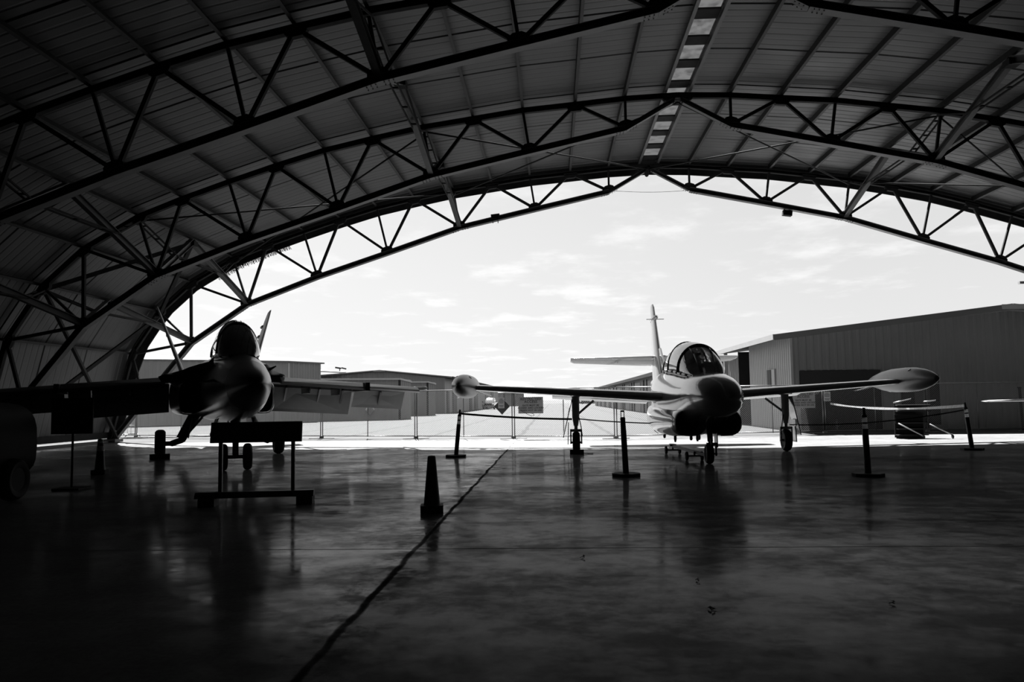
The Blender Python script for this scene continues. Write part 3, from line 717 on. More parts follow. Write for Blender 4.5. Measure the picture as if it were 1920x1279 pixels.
# pickup truck
def pickup():
    Y = 128.0; X = (916-1038)/1500*Y
    t = thing('pickup_truck', 'shiny pickup truck facing the hangar, parked by the far doors', 'truck', (X, Y, 0), R(-4))
    body = [(0, .02, .9, .95, .45), (.05, .02, .98, 1.05, .4), (1.2, .02, .98, 1.12, .4), (1.35, .02, .98, 1.14, .4), (5.2, .02, .98, 1.14, .45), (5.35, .02, .9, 1.05, .5)]
    MB().loft([sup(y_, 0, .75, a, tp, bt, 5, 24) for y_, _, a, tp, bt in body]).build('body', 'car', t)
    MB().loft([sup(1.25, 0, 1.1, .86, 1.16, 1.0, 5, 24), sup(1.95, 0, 1.3, .72, 1.82, 1.0, 5, 24), sup(2.2, 0, 1.3, .72, 1.88, 1.0, 5, 24), sup(3.3, 0, 1.3, .72, 1.86, 1.0, 5, 24), sup(3.6, 0, 1.3, .78, 1.2, 1.0, 5, 24)]).build('cab', 'car', t)
    MB().plate([(-.68, 1.42, 1.22), (.68, 1.42, 1.22), (.6, 1.9, 1.74), (-.6, 1.9, 1.74)], (0, -1, .9), .03).build('windscreen', 'window', t)
    MB().box((0, -.03, .8), (1.2, .06, .3)).build('grille', 'black', t)
    MB().box((0, -.1, .5), (1.9, .15, .2)).build('bumper', 'chrome', t)
    for s in (-1, 1):
        MB().box((s*.76, -.02, .86), (.3, .06, .18)).build('headlight', 'reflect', t)
        MB().box((s*1.1, 1.6, 1.2), (.2, .1, .2)).build('wing_mirror', 'plastic', t)
        for y_ in (.9, 4.3): wheel(t, 'wheel', (s*.86, y_, .38), .38, .25)
pickup()
t = thing('parked_car', 'tiny dark car parked far down the apron left of the right hangar row', 'car', ((1099-1037)/1500*240, 240, 0), R(80))
MB().loft([sup(-2.1, 0, .6, .7, .7, .4, 4, 20), sup(-1.9, 0, .6, .85, .85, .3, 4, 20), sup(1.9, 0, .6, .85, .9, .3, 4, 20), sup(2.1, 0, .6, .7, .7, .4, 4, 20)]).build('body', 'sign_dark', t)
MB().loft([sup(-1.1, 0, .9, .7, .95, .8, 4, 20), sup(-.5, 0, 1, .62, 1.4, .8, 4, 20), sup(.7, 0, 1, .62, 1.4, .8, 4, 20), sup(1.6, 0, .9, .7, .95, .8, 4, 20)]).build('cabin', 'glass_tint', t)
for s in (-1, 1):
    for y_ in (-1.3, 1.3): wheel(t, 'wheel', (s*.75, y_, .3), .3, .2)

# ------------------------------------------------------------------ fence
FH = 1.83
fence_px = [(78, 818), (255, 820.5), (428, 821.5), (603, 822.2), (780, 822.6), (963, 822.8), (1155, 822.6), (1351, 817.3), (1547, 813.3), (1739, 810.6), (1932, 807.8)]
fpts = [gnd(x, y) for x, y in fence_px]
def fence_panel(a, b, label):
    a, b = Vector((a.x, a.y, 0)), Vector((b.x, b.y, 0)); d = b-a; Ln = d.length; rz = math.atan2(d.y, d.x)
    t = thing('temporary_fence', label, 'fence', a, rz, 'temporary chain link fence panels')
    x0, x1 = .045, Ln-.045; z0, z1 = .07, FH
    for x in (x0, x1): MB().tube((x, 0, .0), (x, 0, z1), .022, 8).build('end_post', 'galv', t)
    MB().tube(((x0+x1)/2, 0, z0), ((x0+x1)/2, 0, z1), .018, 8).build('middle_post', 'galv', t)
    for z in (z0+.03, z1): MB().tube((x0, 0, z), (x1, 0, z), .019, 8).build('rail', 'galv', t)
    mb = MB(); g = .075; za, zb = z0+.04, z1-.02; H_ = zb-za; k = x0-H_
    r_ = .003
    def wire(p, q):
        v = [(p[0], -r_, p[1]), (p[0]-r_, r_, p[1]+r_), (p[0]+r_, r_, p[1]-r_)]; u = [(q[0], -r_, q[1]), (q[0]-r_, r_, q[1]+r_), (q[0]+r_, r_, q[1]-r_)]
        mb.add(v+u, [(0, 1, 4, 3), (1, 2, 5, 4), (2, 0, 3, 5)])
    while k < x1:
        s0 = max(0, x0-k); s1 = min(H_, x1-k)
        if s1 > s0:
            wire((k+s0, za+s0), (k+s1, za+s1)); wire((k+s0, zb-s0), (k+s1, zb-s1))
        k += g
    o = mb.build('chain_link_mesh', 'wire', t)
    return t
lab = ['behind the foot of the left arch', 'behind the left wing of the dark jet', 'behind the dark jet wheels', 'left of the pale diamond sign, hidden part behind the dark jet',
       'carrying the pale diamond sign', 'with the dark diamond sign, left of the first restricted access sign'[:60], 'carrying the first restricted access sign', 'behind the nose of the silver jet',
       'carrying the second restricted access sign', 'behind the rolling stairs', 'at the right edge of the frame']
lab = ['at the foot of the left arch', 'left of the dark jet wheels', 'behind the dark jet nose gear', 'carrying the pale diamond sign', 'with the dark diamond sign, behind the striped post', 'carrying the left restricted access sign', 'behind the flank of the silver jet', 'carrying the right restricted access sign', 'right of the small notice, behind the rolling stairs', 'farthest right in the frame']
for i in range(len(fpts)-1): fence_panel(fpts[i], fpts[i+1], 'chain link fence panel %s' % lab[i])
st_l = ['left of the arch foot', 'under the dark jet left wing', 'behind the dark jet nose gear', 'left of the pale diamond sign', 'between the jets under the wing tip', 'left of the left restricted access sign', 'left of the silver jet', 'hidden behind the silver jet nose', 'under the small notice', 'beside the rolling stairs', 'at the right edge']
for i, p in enumerate(fpts):
    t = thing('fence_stand', 'flat steel fence foot %s' % st_l[i], 'fence foot', (p.x, p.y, 0), R(18), 'fence feet')
    MB().box((0, 0, .012), (1.0, .12, .024)).build('base_bar', 'galv', t); MB().box((0, 0, .06), (.16, .1, .08)).build('post_socket', 'galv', t)

def on_fence(x, y):
    """point on the fence line under image column x"""
    d = ray(x, y); best = None
    for a, b in zip(fpts[:-1], fpts[1:]):
        e = b-a; den = d.x*e.y - d.y*e.x
        if abs(den) < 1e-9: continue
        tt = (a.x*e.y - a.y*e.x)/den; p = CAM + d*tt
        u = ((p.x-a.x)*e.x + (p.y-a.y)*e.y)/(e.x**2+e.y**2)
        if -.02 <= u <= 1.02: best = (p, math.atan2(e.y, e.x))
    return best
def restricted(x0, x1, y0, y1, label):
    (p, rz) = on_fence((x0+x1)/2, (y0+y1)/2); (pa, _), (pb, _) = on_fence(x0, y0), on_fence(x1, y1)
    wd = math.hypot(pb.x-pa.x, pb.y-pa.y); hg = pa.z-pb.z; n = Vector((math.sin(rz), -math.cos(rz), 0))
    o = p + n*.035; t = thing('warning_sign', label, 'sign', o, rz)
    MB().box((0, 0, 0), (wd, .006, hg)).build('sign_plate', 'sign_grey', t)
    rot = (PI/2, 0, 0)
    for s_, sz, zz, mt in (('RESTRICTED', .125, .36, 'ink'), ('ACCESS', .125, .20, 'ink'), ('GATE MUST BE', .085, -.02, 'ink'), ('CLOSED AND LOCKED', .085, -.17, 'ink'), ('WHEN NOT IN USE', .085, -.32, 'ink')):
        text_mesh(s_, sz*hg/.6, mt, 'lettering', t, (0, -.006, zz*hg), rot)
    return t
restricted(972, 1019, 744.5, 775, 'grey RESTRICTED ACCESS sign on the fence left of the jet landing gear')
restricted(1483, 1528, 735, 765, 'grey RESTRICTED ACCESS sign on the fence right of the silver jet wheel')
def notice(x, y, wd, hg, label, off=.05):
    p, rz = on_fence(x, y); n = Vector((math.sin(rz), -math.cos(rz), 0)); t = thing('notice_sign', label, 'sign', p+n*off, rz)
    MB().box((0, 0, 0), (wd, .005, hg)).build('sign_plate', 'sign_white', t)
    for k, w_ in enumerate((.45, .75, .8, .7, .0, .75, .6)):
        if w_: MB().box((0, -.005, hg*(.36-k*.12)), (wd*w_, .004, hg*.045)).build('printed_line', 'ink', t)
    return t
notice(941, 755.5, .24, .40, 'small white notice hung over the dark diamond sign', .07)
notice(1549.5, 743.5, .26, .35, 'small white notice on the fence post right of the right restricted access sign', .06)
def diamond(x, y, h, m, label, back=False):
    p, rz = on_fence(x, y); n = Vector((math.sin(rz), -math.cos(rz), 0))*(-.05 if back else .04); t = thing('diamond_sign', label, 'sign', p+n, rz)
    MB().plate([(-h, 0, 0), (0, 0, -h), (h, 0, 0), (0, 0, h)], (0, 1, 0), .006).build('sign_plate', m, t)
    return t
diamond(942, 762, .31, 'gear_dark', 'dark diamond-shaped sign on the fence behind the small notice')
diamond(692.5, 768, .21, 'sign_white', 'pale diamond-shaped sign seen from its back on the fence left of the cone', True)
# zip cords on the fence
p, rz = on_fence(985, 775); mb = MB()
mb.path([p+Vector((-.15, -.08, .1)), p+Vector((.05, -.08, -.02)), p+Vector((.22, -.08, -.1)), p+Vector((.33, -.08, -.08)), p+Vector((.3, -.08, -.02)), p+Vector((.2, -.08, .0))], .009, 5)
tag(mb.build('dangling_cord', 'ink'), 'curled cord dangling below the left restricted access sign', 'cord')

# ------------------------------------------------------------------ posts, cones, belts
def delineator(px_, py_, lean, label, slot=False):
    g = gnd(px_, py_); t = thing('barrier_post', label, 'post', (g.x, g.y, 0), 0, 'barrier posts')
    pts = [(.27*math.cos(PI/8+i*PI/4), .27*math.sin(PI/8+i*PI/4)) for i in range(8)]
    MB().plate([(x, y, .028) for x, y in pts], (0, 0, 1), .056).build('base', 'rubber', t)
    def P(z): return Vector((lean*z, 0, z))
    mb = MB(); mb.tube(P(.05), P(.83), .056, 20, .052); mb.tube(P(.915), P(.945), .045, 20, .045); mb.tube(P(1.025), P(1.04), .044, 20, .044);
    if slot: mb.tube(P(.83), P(1.03), .05, 20, .046)
    if True: mb.tube(P(1.04), P(1.08), .052, 20, .04); mb.build('tube', 'plastic', t)
    mb = MB()
    if slot:
        mb.box(P(1.13)+Vector((-.028, 0, 0)), (.014, .03, .12)); mb.box(P(1.13)+Vector((.028, 0, 0)), (.014, .03, .12)); mb.box(P(1.19), (.07, .03, .03))
    else: mb.tube(P(1.08), P(1.2), .03, 12, .022)
    mb.build('handle', 'plastic', t)
    if not slot:
        for z in (.83, .945): MB().tube(P(z), P(z+.085), .046, 20).build('reflective_band', 'reflect', t)
    return P, Vector((g.x, g.y, 0))
P1, g1 = delineator(855, 857, .095, 'leaning black barrier post with two white bands, between the two jets')
P2, g2 = delineator(1174, 893, -.035, 'black barrier post with a slotted top and no bands, in front of the silver jet', True)
P3, g3 = delineator(1628, 893, -.02, 'nearest black barrier post with two white bands, right of the silver jet')
P4, g4 = delineator(1823, 844, -.1, 'black barrier post with two white bands, farthest right beside the rolling stairs')
def belt(a, b, sag, wd, m, name, label, twist=0.0, n=30):
    mb = MB(); vs = []
    for i in range(n+1):
        u = i/n; p = Vector(a).lerp(Vector(b), u) + Vector((0, 0, -4*sag*u*(1-u))); an = twist*math.sin(u*7)
        d = Vector((0, math.sin(an), math.cos(an)))*wd/2; q = Vector((.0015, .0015, .0))
        vs += [p-d-q, p+d-q, p+d+q, p-d+q]
    fs = []
    for i in range(n):
        o = 4*i
        for k in range(4): fs.append((o+k, o+(k+1) % 4, o+4+(k+1) % 4, o+4+k))
    mb.add(vs, fs, True); return tag(mb.build(name, m), label, 'belt')
belt(g1+P1(1.10), Vector((3.32-2.73-.10, 21.32-.03, .90)), .03, .05, 'belt', 'barrier_belt', 'thin dark belt from the leaning post to the left wheel leg of the silver jet')
belt(Vector((3.32-2.73+.10, 21.32, .90)), Vector((3.32-.62, 21.3, .76)), .02, .03, 'belt', 'barrier_belt', 'thin dark belt from the left wheel leg to the flank of the silver jet')
belt(Vector((3.32+2.73+.10, 21.32, .68)), g4+P4(1.02), .12, .03, 'belt', 'barrier_belt', 'thin dark belt from the silver jet right wheel leg to the farthest right post')
q, _ = on_fence(1556, 757)
belt(Vector((q.x, q.y-.05, q.z)), g4+P4(1.12), .13, .075, 'tape', 'caution_tape', 'pale sagging caution tape from the fence to the farthest right barrier post', .8, 40)

def cone(px_, py_, h, bands, label, base=.28):
    g = gnd(px_, py_); t = thing('traffic_cone', label, 'cone', (g.x, g.y, 0), R(8))
    mb = MB(); b = base/2; mb.plate([(-b, -b+.03, .05), (-b+.03, -b, .05), (b-.03, -b, .05), (b, -b+.03, .05), (b, b-.03, .05), (b-.03, b, .05), (-b+.03, b, .05), (-b, b-.03, .05)], (0, 0, 1), .10); mb.build('base', 'rubber', t)
    MB().lathe((0, 0, .09), (0, 0, 1), [(0, base*.40), (.02, base*.36), (h-.12, .052), (h-.1, .045), (h-.095, .02)], 28).build('cone_body', 'cone', t)
    if bands:
        for z0_, z1_ in ((.40, .50), (.56, .62)):
            f = lambda z: base*.36 + (.052-base*.36)*(z-.02)/(h-.14)
            MB().lathe((0, 0, .09), (0, 0, 1), [(z0_, f(z0_)+.003), (z1_, f(z1_)+.003)], 28).build('reflective_collar', 'sleeve', t)
cone(810, 961, .73, False, 'tall slim black cone on the floor beside the long joint', .29)
cone(187, 890, .74, True, 'dark cone with small reflective collars in the shadow under the left wing')

for i, (x, y, r_, lb) in enumerate(((1335, 1144, .026, 'dark clump of dry leaves on the bare floor right of the centre'), (1308, 1090, .017, 'small curled dark leaf on the floor behind the leaf clump'), (1093, 1047, .02, 'flat dark scrap on the floor just in front of the cross joint'), (1674, 1133, .017, 'small dark scrap on the floor farther right in the foreground'))):
    g = gnd(x, y); mb = MB(); random.seed(i)
    for k in range(5):
        a = k*1.3+i; c = Vector((g.x+math.cos(a)*r_*.6, g.y+math.sin(a)*r_*.5, .006+.004*k)); e1 = Vector((math.cos(a*2), math.sin(a*2), .25))*r_; e2 = Vector((-math.sin(a*2), math.cos(a*2), .1))*r_*.5
        mb.add([c-e1, c-e2+Vector((0, 0, .004)), c+e1, c+e2, c-e1*.6+Vector((0, 0, .006))], [(0, 1, 2), (0, 2, 3), (0, 4, 3)])
    tag(mb.build('dry_leaf', 'ink'), lb, 'leaf')
# info board on two posts with heavy base
g = gnd(590, 948); t = thing('info_board_stand', 'dark low information board on two posts with heavy floor bar, near the dark jet', 'sign stand', (-4.22, 11.25, 0), R(10))
MB().box((0, 0, 1.02), (1.22, .05, .26), 0, 0, R(-14)).build('board', 'sign_dark', t)
MB().box((0, -.0, 1.02), (1.26, .035, .29), 0, 0, R(-14)).build('board_frame', 'plastic', t)
for x in (-.5, .5): MB().box((x, .04, .57), (.05, .05, .86)).build('post', 'plastic', t)
MB().loft([[(x, y, z) for y, z in ((-.11, .11), (-.09, .16), (-.05, .19), (.05, .19), (.09, .16), (.11, .11))] for x in (-.82, -.75, .72, .80)], smooth=False).build('floor_bar', 'plastic', t)
for x in (-.65, .68): MB().box((x, 0, .056), (.22, .30, .11)).build('foot', 'rubber', t)
# tall notice board on a pole at left
p = atY(136, 780, 13.5); t = thing('notice_board', 'dim square notice board on a single pole at far left', 'sign stand', (p.x, 13.5, 0), R(6))
MB().box((0, 0, p.z), (.70, .03, .62)).build('board', 'sign_dark', t); MB().tube((0, .03, 0), (0, .03, p.z), .02, 8).build('pole', 'plastic', t); MB().box((0, .03, .015), (.45, .45, .03)).build('base', 'rubber', t)
MB().box((.22, -.02, p.z+.12), (.2, .01, .16)).build('printed_panel', 'black', t)
# dark tug at far left
t = thing('tow_tractor', 'dark rounded tow tractor in deep shadow at the left edge', 'vehicle', (-8.95, 10.3, 0), R(4))
MB().loft([sup(-.9, 0, .8, .5, 1.05, .45, 3.5, 28), sup(-.8, 0, .8, .72, 1.42, .35, 3.5, 28), sup(.6, 0, .8, .80, 1.55, .3, 3.5, 28), sup(2.2, 0, .8, .80, 1.5, .3, 3.5, 28), sup(2.35, 0, .8, .6, 1.3, .45, 3.5, 28)]).build('body', 'tug', t)
for s in (-1, 1):
    MB().lathe((s*.48, -.86, .92), (0, -1, 0), [(0, .13), (.06, .13), (.08, .10), (.09, .01)], 20).build('headlight', 'gear_dark', t)
    for y_ in (-.25, 1.6): wheel(t, 'wheel', (s*.78, y_, .32), .32, .24, hub='gear_dark')
MB().box((0, 1.0, 1.55), (1.1, .5, .3)).build('seat', 'black', t)

# rolling boarding stairs
t = thing('boarding_stairs', 'dark rolling boarding stairs with pale outriggers and rails by the fence', 'stairs', (11.55, 26.6, 0), R(0))
for i in range(6):
    z = .12+i*.19; MB().box((.02+i*.055, .05+i*.1, z), (.95+i*.03, .26, .03)).build('tread', 'ladder', t)
    MB().box((.02+i*.055, .17+i*.1, z-.08), (.9+i*.03, .02, .16)).build('riser', 'ladder', t)
MB().box((.0, .22, .40), (.90, .05, .74)).build('base_cabinet', 'black', t)
for a, b in (((-.46, -.1, .50), (.18, -.35, .1)), ((.52, -.1, .46), (1.1, -.3, .13))):
    MB().tube(a, b, .02, 8).build('outrigger', 'rail', t)
    MB().tube((b[0], b[1], b[2]+.02), (b[0]+.02, b[1], .06), .025, 8).build('caster_leg', 'gear_dark', t)
    wheel(t, 'caster', (b[0]+.03, b[1], .065), .065, .04, hub='gear_dark', tn='caster_tyre')
for a, b in (((-.5, .1, 1.16), (.12, .2, 1.28)), ((.55, .3, 1.18), (1.0, .4, 1.22))):
    MB().tube(a, b, .018, 8).build('handrail', 'rail', t); MB().box((b[0]+.03, b[1], b[2]), (.1, .05, .06)).build('rail_grip', 'rubber', t)
MB().beam((-.46, .1, .5), (-.3, .5, 1.15), .03, .03).build('side_stringer', 'ladder', t); MB().beam((.5, .1, .3), (.8, .6, 1.15), .03, .03).build('side_stringer', 'ladder', t)

# barricade at left
g = gnd(245, 818.5); t = thing('crowd_barrier', 'low tubular barrier with curved feet by the foot of the left arch', 'barrier', (g.x, g.y-.6, 0), R(5))
mb = MB(); mb.tube((-.8, 0, .52), (.5, 0, .52), .018, 8); mb.tube((-.8, 0, .12), (.5, 0, .12), .018, 8); mb.tube((-.8, 0, .12), (-.8, 0, .52), .018, 8); mb.tube((.5, 0, .0), (.5, 0, .62), .018, 8)
for i in range(1, 8): mb.tube((-.8+i*.16, 0, .12), (-.8+i*.16, 0, .52), .01, 6)
mb.build('frame', 'galv', t)
mb = MB(); mb.path([(.1, -.1, .02), (.25, -.1, .14), (.6, -.1, .16), (.78, -.1, .02)], .018, 8); mb.build('foot', 'galv', t)
g = gnd(250, 823); mb = MB(); mb.path([Vector((g.x-1+i*.28, g.y+.2*math.sin(i*1.3)+.1*i, .02)) for i in range(16)], .02, 6)
tag(mb.build('ground_cable', 'ink'), 'dark cable lying on the sunlit ground by the left arch foot', 'cable')
p = atY(1914, 728, 31.6); mb = MB(); mb.tube((p.x, 31.6, 0), (p.x-.05, 31.6, p.z), .05, 10); mb.tube((p.x-.05, 31.6, p.z), (p.x-.05, 31.6, p.z+.05), .07, 10)
tag(mb.build('guard_post', 'door_dark'), 'slim dark post standing behind the fence at the right edge', 'post')
# weed
p, rz = on_fence(1565, 805); t = thing('weed', 'small leafy weed growing at the fence below the small notice', 'plant', (p.x, p.y-.25, 0))
MB().path([(0, 0, 0), (.02, 0, .25), (-.01, 0, .5)], .008, 5).build('stem', 'plant', t)
mb = MB()
for i in range(26):
    a = i*2.4; z = .08+i*.018; l_ = .13*(1-.02*i); c = Vector((math.cos(a), math.sin(a), .45))
    b0 = Vector((0, 0, z)); sd_ = Vector((-math.sin(a), math.cos(a), 0))*.02
    mb.add([b0, b0+c*l_*.5+sd_, b0+c*l_, b0+c*l_*.5-sd_], [(0, 1, 2, 3)])
mb.build('leaves', 'plant', t)

# ------------------------------------------------------------------ white glider wing at right
t = thing('glider', 'pale long thin wing of another parked aircraft entering at the right edge', 'aircraft', (12.85, 24.3, 0))
rings = [foil((x, y0, 1.19+.012*x), c, .12) for x, c, y0 in ((0, .42, .12), (.12, .5, .08), (2.7, .72, .0), (5.5, .95, -.1), (8.3, .72, 0), (11.0, .42, .12))]
MB().loft(rings).build('wing', 'glider', t)
MB().loft([sup(y_, 5.5, cz, a, cz+b, cz-b, 2, 20) for y_, cz, a, b in ((-2.2, .7, .02, .02), (-1.8, .72, .22, .25), (-.8, .8, .32, .48), (.4, .85, .3, .45), (1.6, 1.0, .15, .2), (4.8, 1.1, .08, .09))]).build('fuselage', 'glider', t)
wheel(t, 'wheel', (5.5, -.1, .2), .2, .12)
MB().loft([foil((5.5, 4.0, 1.1), .7, .1, nrm=(1, 0, 0)), foil((5.5, 4.25, 2.2), .4, .1, nrm=(1, 0, 0))]).build('fin', 'glider', t)

# ------------------------------------------------------------------ silver twin-seat trainer jet (right)
J = thing('trainer_jet', 'glossy light jet trainer with bubble canopy and wing tip tanks, parked nose-on', 'aircraft', (3.32, 17.47, 0))
def st(y): return y-1.97
fs_ = [(0.0, 1.36, .03, 1.39, 1.33, 2), (.06, 1.36, .16, 1.53, 1.20, 2), (.22, 1.40, .31, 1.68, 1.12, 2.1), (.5, 1.43, .43, 1.79, 1.04, 2.15), (.9, 1.45, .51, 1.88, 1.0, 2.2), (1.4, 1.45, .57, 1.94, .94, 2.3),
       (2.0, 1.42, .60, 1.98, .84, 2.4), (2.8, 1.35, .64, 2.03, .62, 2.5), (3.8, 1.30, .66, 2.12, .52, 2.6), (5.0, 1.28, .66, 2.18, .48, 2.6), (6.2, 1.32, .64, 2.2, .5, 2.5), (7.2, 1.42, .58, 2.18, .68, 2.4),
       (8.2, 1.58, .45, 2.14, 1.0, 2.2), (9.4, 1.75, .30, 2.1, 1.35, 2), (10.6, 1.86, .17, 2.04, 1.65, 2), (11.4, 1.9, .07, 1.97, 1.82, 2)]
MB().loft([sup(st(y), 0, cz, a, tp, bt, n, 40) for y, cz, a, tp, bt, n in fs_]).build('fuselage', 't2', J)
# intakes / engine nacelles
for s in (-1, 1):
    rg = [(1.95, .38, .88, .315, .26), (2.0, .38, .88, .34, .285), (2.4, .40, .88, .355, .30), (3.4, .44, .86, .36, .33), (5.0, .46, .86, .37, .36), (6.6, .44, .90, .33, .32), (7.9, .38, .98, .24, .25)]
    nac = MB(); nac.loft([sup(st(y), s*x, z_, a, z_+b, z_-b, 2.5, 28) for y, x, z_, a, b in rg], cap=False)
    # inner duct
    nac.loft([sup(st(1.95), s*.38, .88, .315, 1.14, .62, 2.5, 28), sup(st(2.1), s*.38, .88, .28, 1.10, .66, 2.5, 28), sup(st(3.2), s*.38, .9, .2, 1.06, .72, 2.2, 28)], cap=False)
    o = nac.build('engine_nacelle', 't2', J)
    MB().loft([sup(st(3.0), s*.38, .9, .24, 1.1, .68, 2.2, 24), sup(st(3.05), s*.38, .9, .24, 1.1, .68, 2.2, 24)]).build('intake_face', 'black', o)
    MB().loft([sup(st(7.7), s*.38, .98, .2, 1.18, .78, 2.2, 24), sup(st(8.15), s*.38, .99, .17, 1.16, .82, 2.2, 24)]).build('jet_nozzle', 't2_dark', o)
    MB().loft([sup(st(y), s*x, z_, a, z_+b, z_-b, 2.5, 28) for y, x, z_, a, b in ((1.93, .38, .88, .322, .267), (1.955, .38, .88, .335, .28), (2.0, .38, .88, .345, .289))], cap=False).build('intake_lip', 't2_dark', o)
# wings with droop flaps
for s in (-1, 1):
    wz = lambda x: 1.44 + .065*(x-.6)
    MB().loft([foil((s*x, st(le), wz(x)), c, th) for x, le, c, th in ((.45, 4.3, 2.0, .135), (1.0, 4.35, 1.95, .135), (3.6, 4.62, 1.55, .13), (5.4, 4.85, 1.25, .12))]).build('wing', 't2', J)
    MB().loft([foil((s*x, st(4.3+2.0), wz(x)-.04), .62, .12, R(13)) for x in (.75, 3.35)][::1]).build('flap', 't2', J)
    MB().loft([foil((s*x, st(le), wz(x)-.02), c, .12, R(4)) for x, le, c in ((3.42, 6.18, .42), (5.2, 6.12, .34))]).build('aileron', 't2', J)
    # tip tank
    tx, tz, y0 = 5.58, 1.79, 3.45
    pf = [(0, .004), (.04, .03), (.2, .10), (.45, .18), (.8, .25), (1.2, .295), (1.7, .31), (2.4, .305), (3.0, .26), (3.6, .17), (4.1, .06), (4.2, .01)]
    tk = MB().lathe((s*tx, st(y0), tz), (0, 1, 0), pf, 32).build('tip_tank', 't2_tank', J)
    MB().lathe((s*tx, st(y0)-.003, tz), (0, 1, 0), [(0, .006), (.04, .034), (.1, .066)], 32).build('tank_nose_cap', 't2_dark', tk)
    for an in (R(40), R(-35)):
        MB().lathe((s*tx + math.sin(an)*.285, st(y0+1.15), tz+math.cos(an)*.285), (math.sin(an), 0, math.cos(an)), [(-.02, .04), (.012, .04)], 12).build('filler_cap', 't2_dark', tk)
    MB().loft([foil((s*(tx+.12), st(6.75), tz-.12), .6, .08), foil((s*(tx+.45), st(7.1), tz-.28), .32, .08)]).build('tank_fin', 't2', tk)
    MB().loft([foil((s*(tx-.12), st(6.75), tz-.12), .6, .08), foil((s*(tx-.5), st(7.1), tz-.24), .32, .08)]).build('tank_fin', 't2', tk)
    # tailplane
    MB().loft([foil((s*x, st(le), 2.76), c, .1, R(11)) for x, le, c in ((0.02, 10.15, 1.35), (.4, 10.25, 1.28), (2.6, 10.75, .72), (2.72, 10.85, .5))]).build('tailplane', 't2', J)
    # main gear
    mx, my = 2.73, 5.82
    g_ = MB(); g_.tube((s*mx, st(my), 1.52), (s*mx, st(my), .95), .10, 16, .095); g_.tube((s*mx, st(my), .95), (s*mx, st(my), .72), .095, 16, .06); g = g_.build('main_gear_leg', 'gear', J)
    MB().tube((s*mx, st(my), .9), (s*mx, st(my), .55), .048, 14).build('piston', 'chrome', g)
    f_ = MB(); f_.box((s*mx, st(my), .60), (.30, .10, .07)); f_.box((s*(mx-.14), st(my), .44), (.035, .09, .38)); f_.box((s*(mx+.14), st(my), .44), (.035, .09, .38)); f_.tube((s*(mx-.16), st(my), .285), (s*(mx+.16), st(my), .285), .03, 10); f_.build('wheel_fork', 'gear', g)
    wheel(g, 'wheel', (s*mx, st(my), .285), .285, .19)
    MB().tube((s*mx, st(my)-.02, .98), (s*(mx-.48 if s < 0 else mx-.48), st(my)+.1, 1.38), .03, 10).build('side_brace', 'gear', g)
    MB().plate([(s*(mx+.10), st(my-.28), 1.42), (s*(mx+.10), st(my+.35), 1.42), (s*(mx+.34), st(my+.25), .42), (s*(mx+.34), st(my-.15), .42)], (1, 0, .3), .025).build('gear_door', 't2', g)
    MB().plate([(s*(mx+.20), st(my-.2), .82), (s*(mx+.20), st(my+.22), .82), (s*(mx+.22), st(my+.18), .24), (s*(mx+.22), st(my-.16), .24)], (1, 0, 0), .02).build('wheel_door', 't2', g)
    bo = MB(); bo.path([(s*(mx-.08), st(my)-.09, .95), (s*(mx-.13), st(my)-.12, .7), (s*(mx-.16), st(my)-.1, .45)], .012, 6); bo.build('brake_hose', 'black', g)
# fin
MB().loft([foil((0, st(le), z_), c, th, nrm=(1, 0, 0)) for z_, le, c, th in ((1.9, 8.6, 2.75, .10), (2.6, 9.35, 2.1, .10), (3.6, 10.05, 1.5, .09), (4.38, 10.6, 1.0, .09), (4.5, 10.8, .7, .07))]).build('fin', 't2', J)
MB().loft([foil((0, st(le), z_), c, th, nrm=(1, 0, 0)) for z_, le, c, th in ((2.05, 6.9, 2.2, .03), (2.4, 8.3, 1.2, .05), (2.95, 9.15, .7, .08))]).build('dorsal_fillet', 't2', J)
a_ = MB(); a_.lathe((0, st(10.0), 4.0), (0, 1, 0), [(0, .02), (.1, .07), (.4, .09), (1.2, .08), (1.5, .02)], 14); fp = a_.build('fin_pod', 't2', J)
MB().tube((-.28, st(10.3), 3.95), (.28, st(10.3), 3.95), .012, 6).build('antenna_rod', 't2', fp)
# canopy
cs = [(1.62, 1.86, .30, 1.90, 1.8), (1.95, 1.92, .40, 2.16, 1.8), (2.35, 1.96, .46, 2.42, 1.85), (2.8, 2.0, .485, 2.60, 1.9), (3.4, 2.05, .49, 2.72, 1.95), (4.2, 2.1, .49, 2.78, 2.0), (5.0, 2.12, .47, 2.74, 2.0), (5.7, 2.14, .42, 2.58, 2.0), (6.3, 2.14, .33, 2.36, 2.05), (6.9, 2.12, .2, 2.2, 2.05)]
def cpart(i0, i1, nm, mt):
    MBc = MB().loft([sup(st(y), 0, cz, a, tp, bt, 2.1, 40) for y, cz, a, tp, bt in cs[i0:i1+1]], cap=False); return MBc.build(nm, mt, J)
cpart(0, 3, 'windscreen', 'glass'); cpart(3, 9, 'canopy', 'glass')
def arch_frame(y, cz, a, tp, r, nm):
    pts = [Vector((a*math.cos(t), st(y)+ (0), cz+(tp-cz)*math.sin(t))) for t in [PI*i/20 for i in range(21)]]
    MB().path(pts, r, 8).build(nm, 't2_dark', J)
arch_frame(2.8, 2.0, .49, 2.61, .035, 'windscreen_arch'); arch_frame(4.35, 2.1, .492, 2.785, .02, 'canopy_frame'); arch_frame(5.7, 2.14, .42, 2.59, .02, 'canopy_frame')
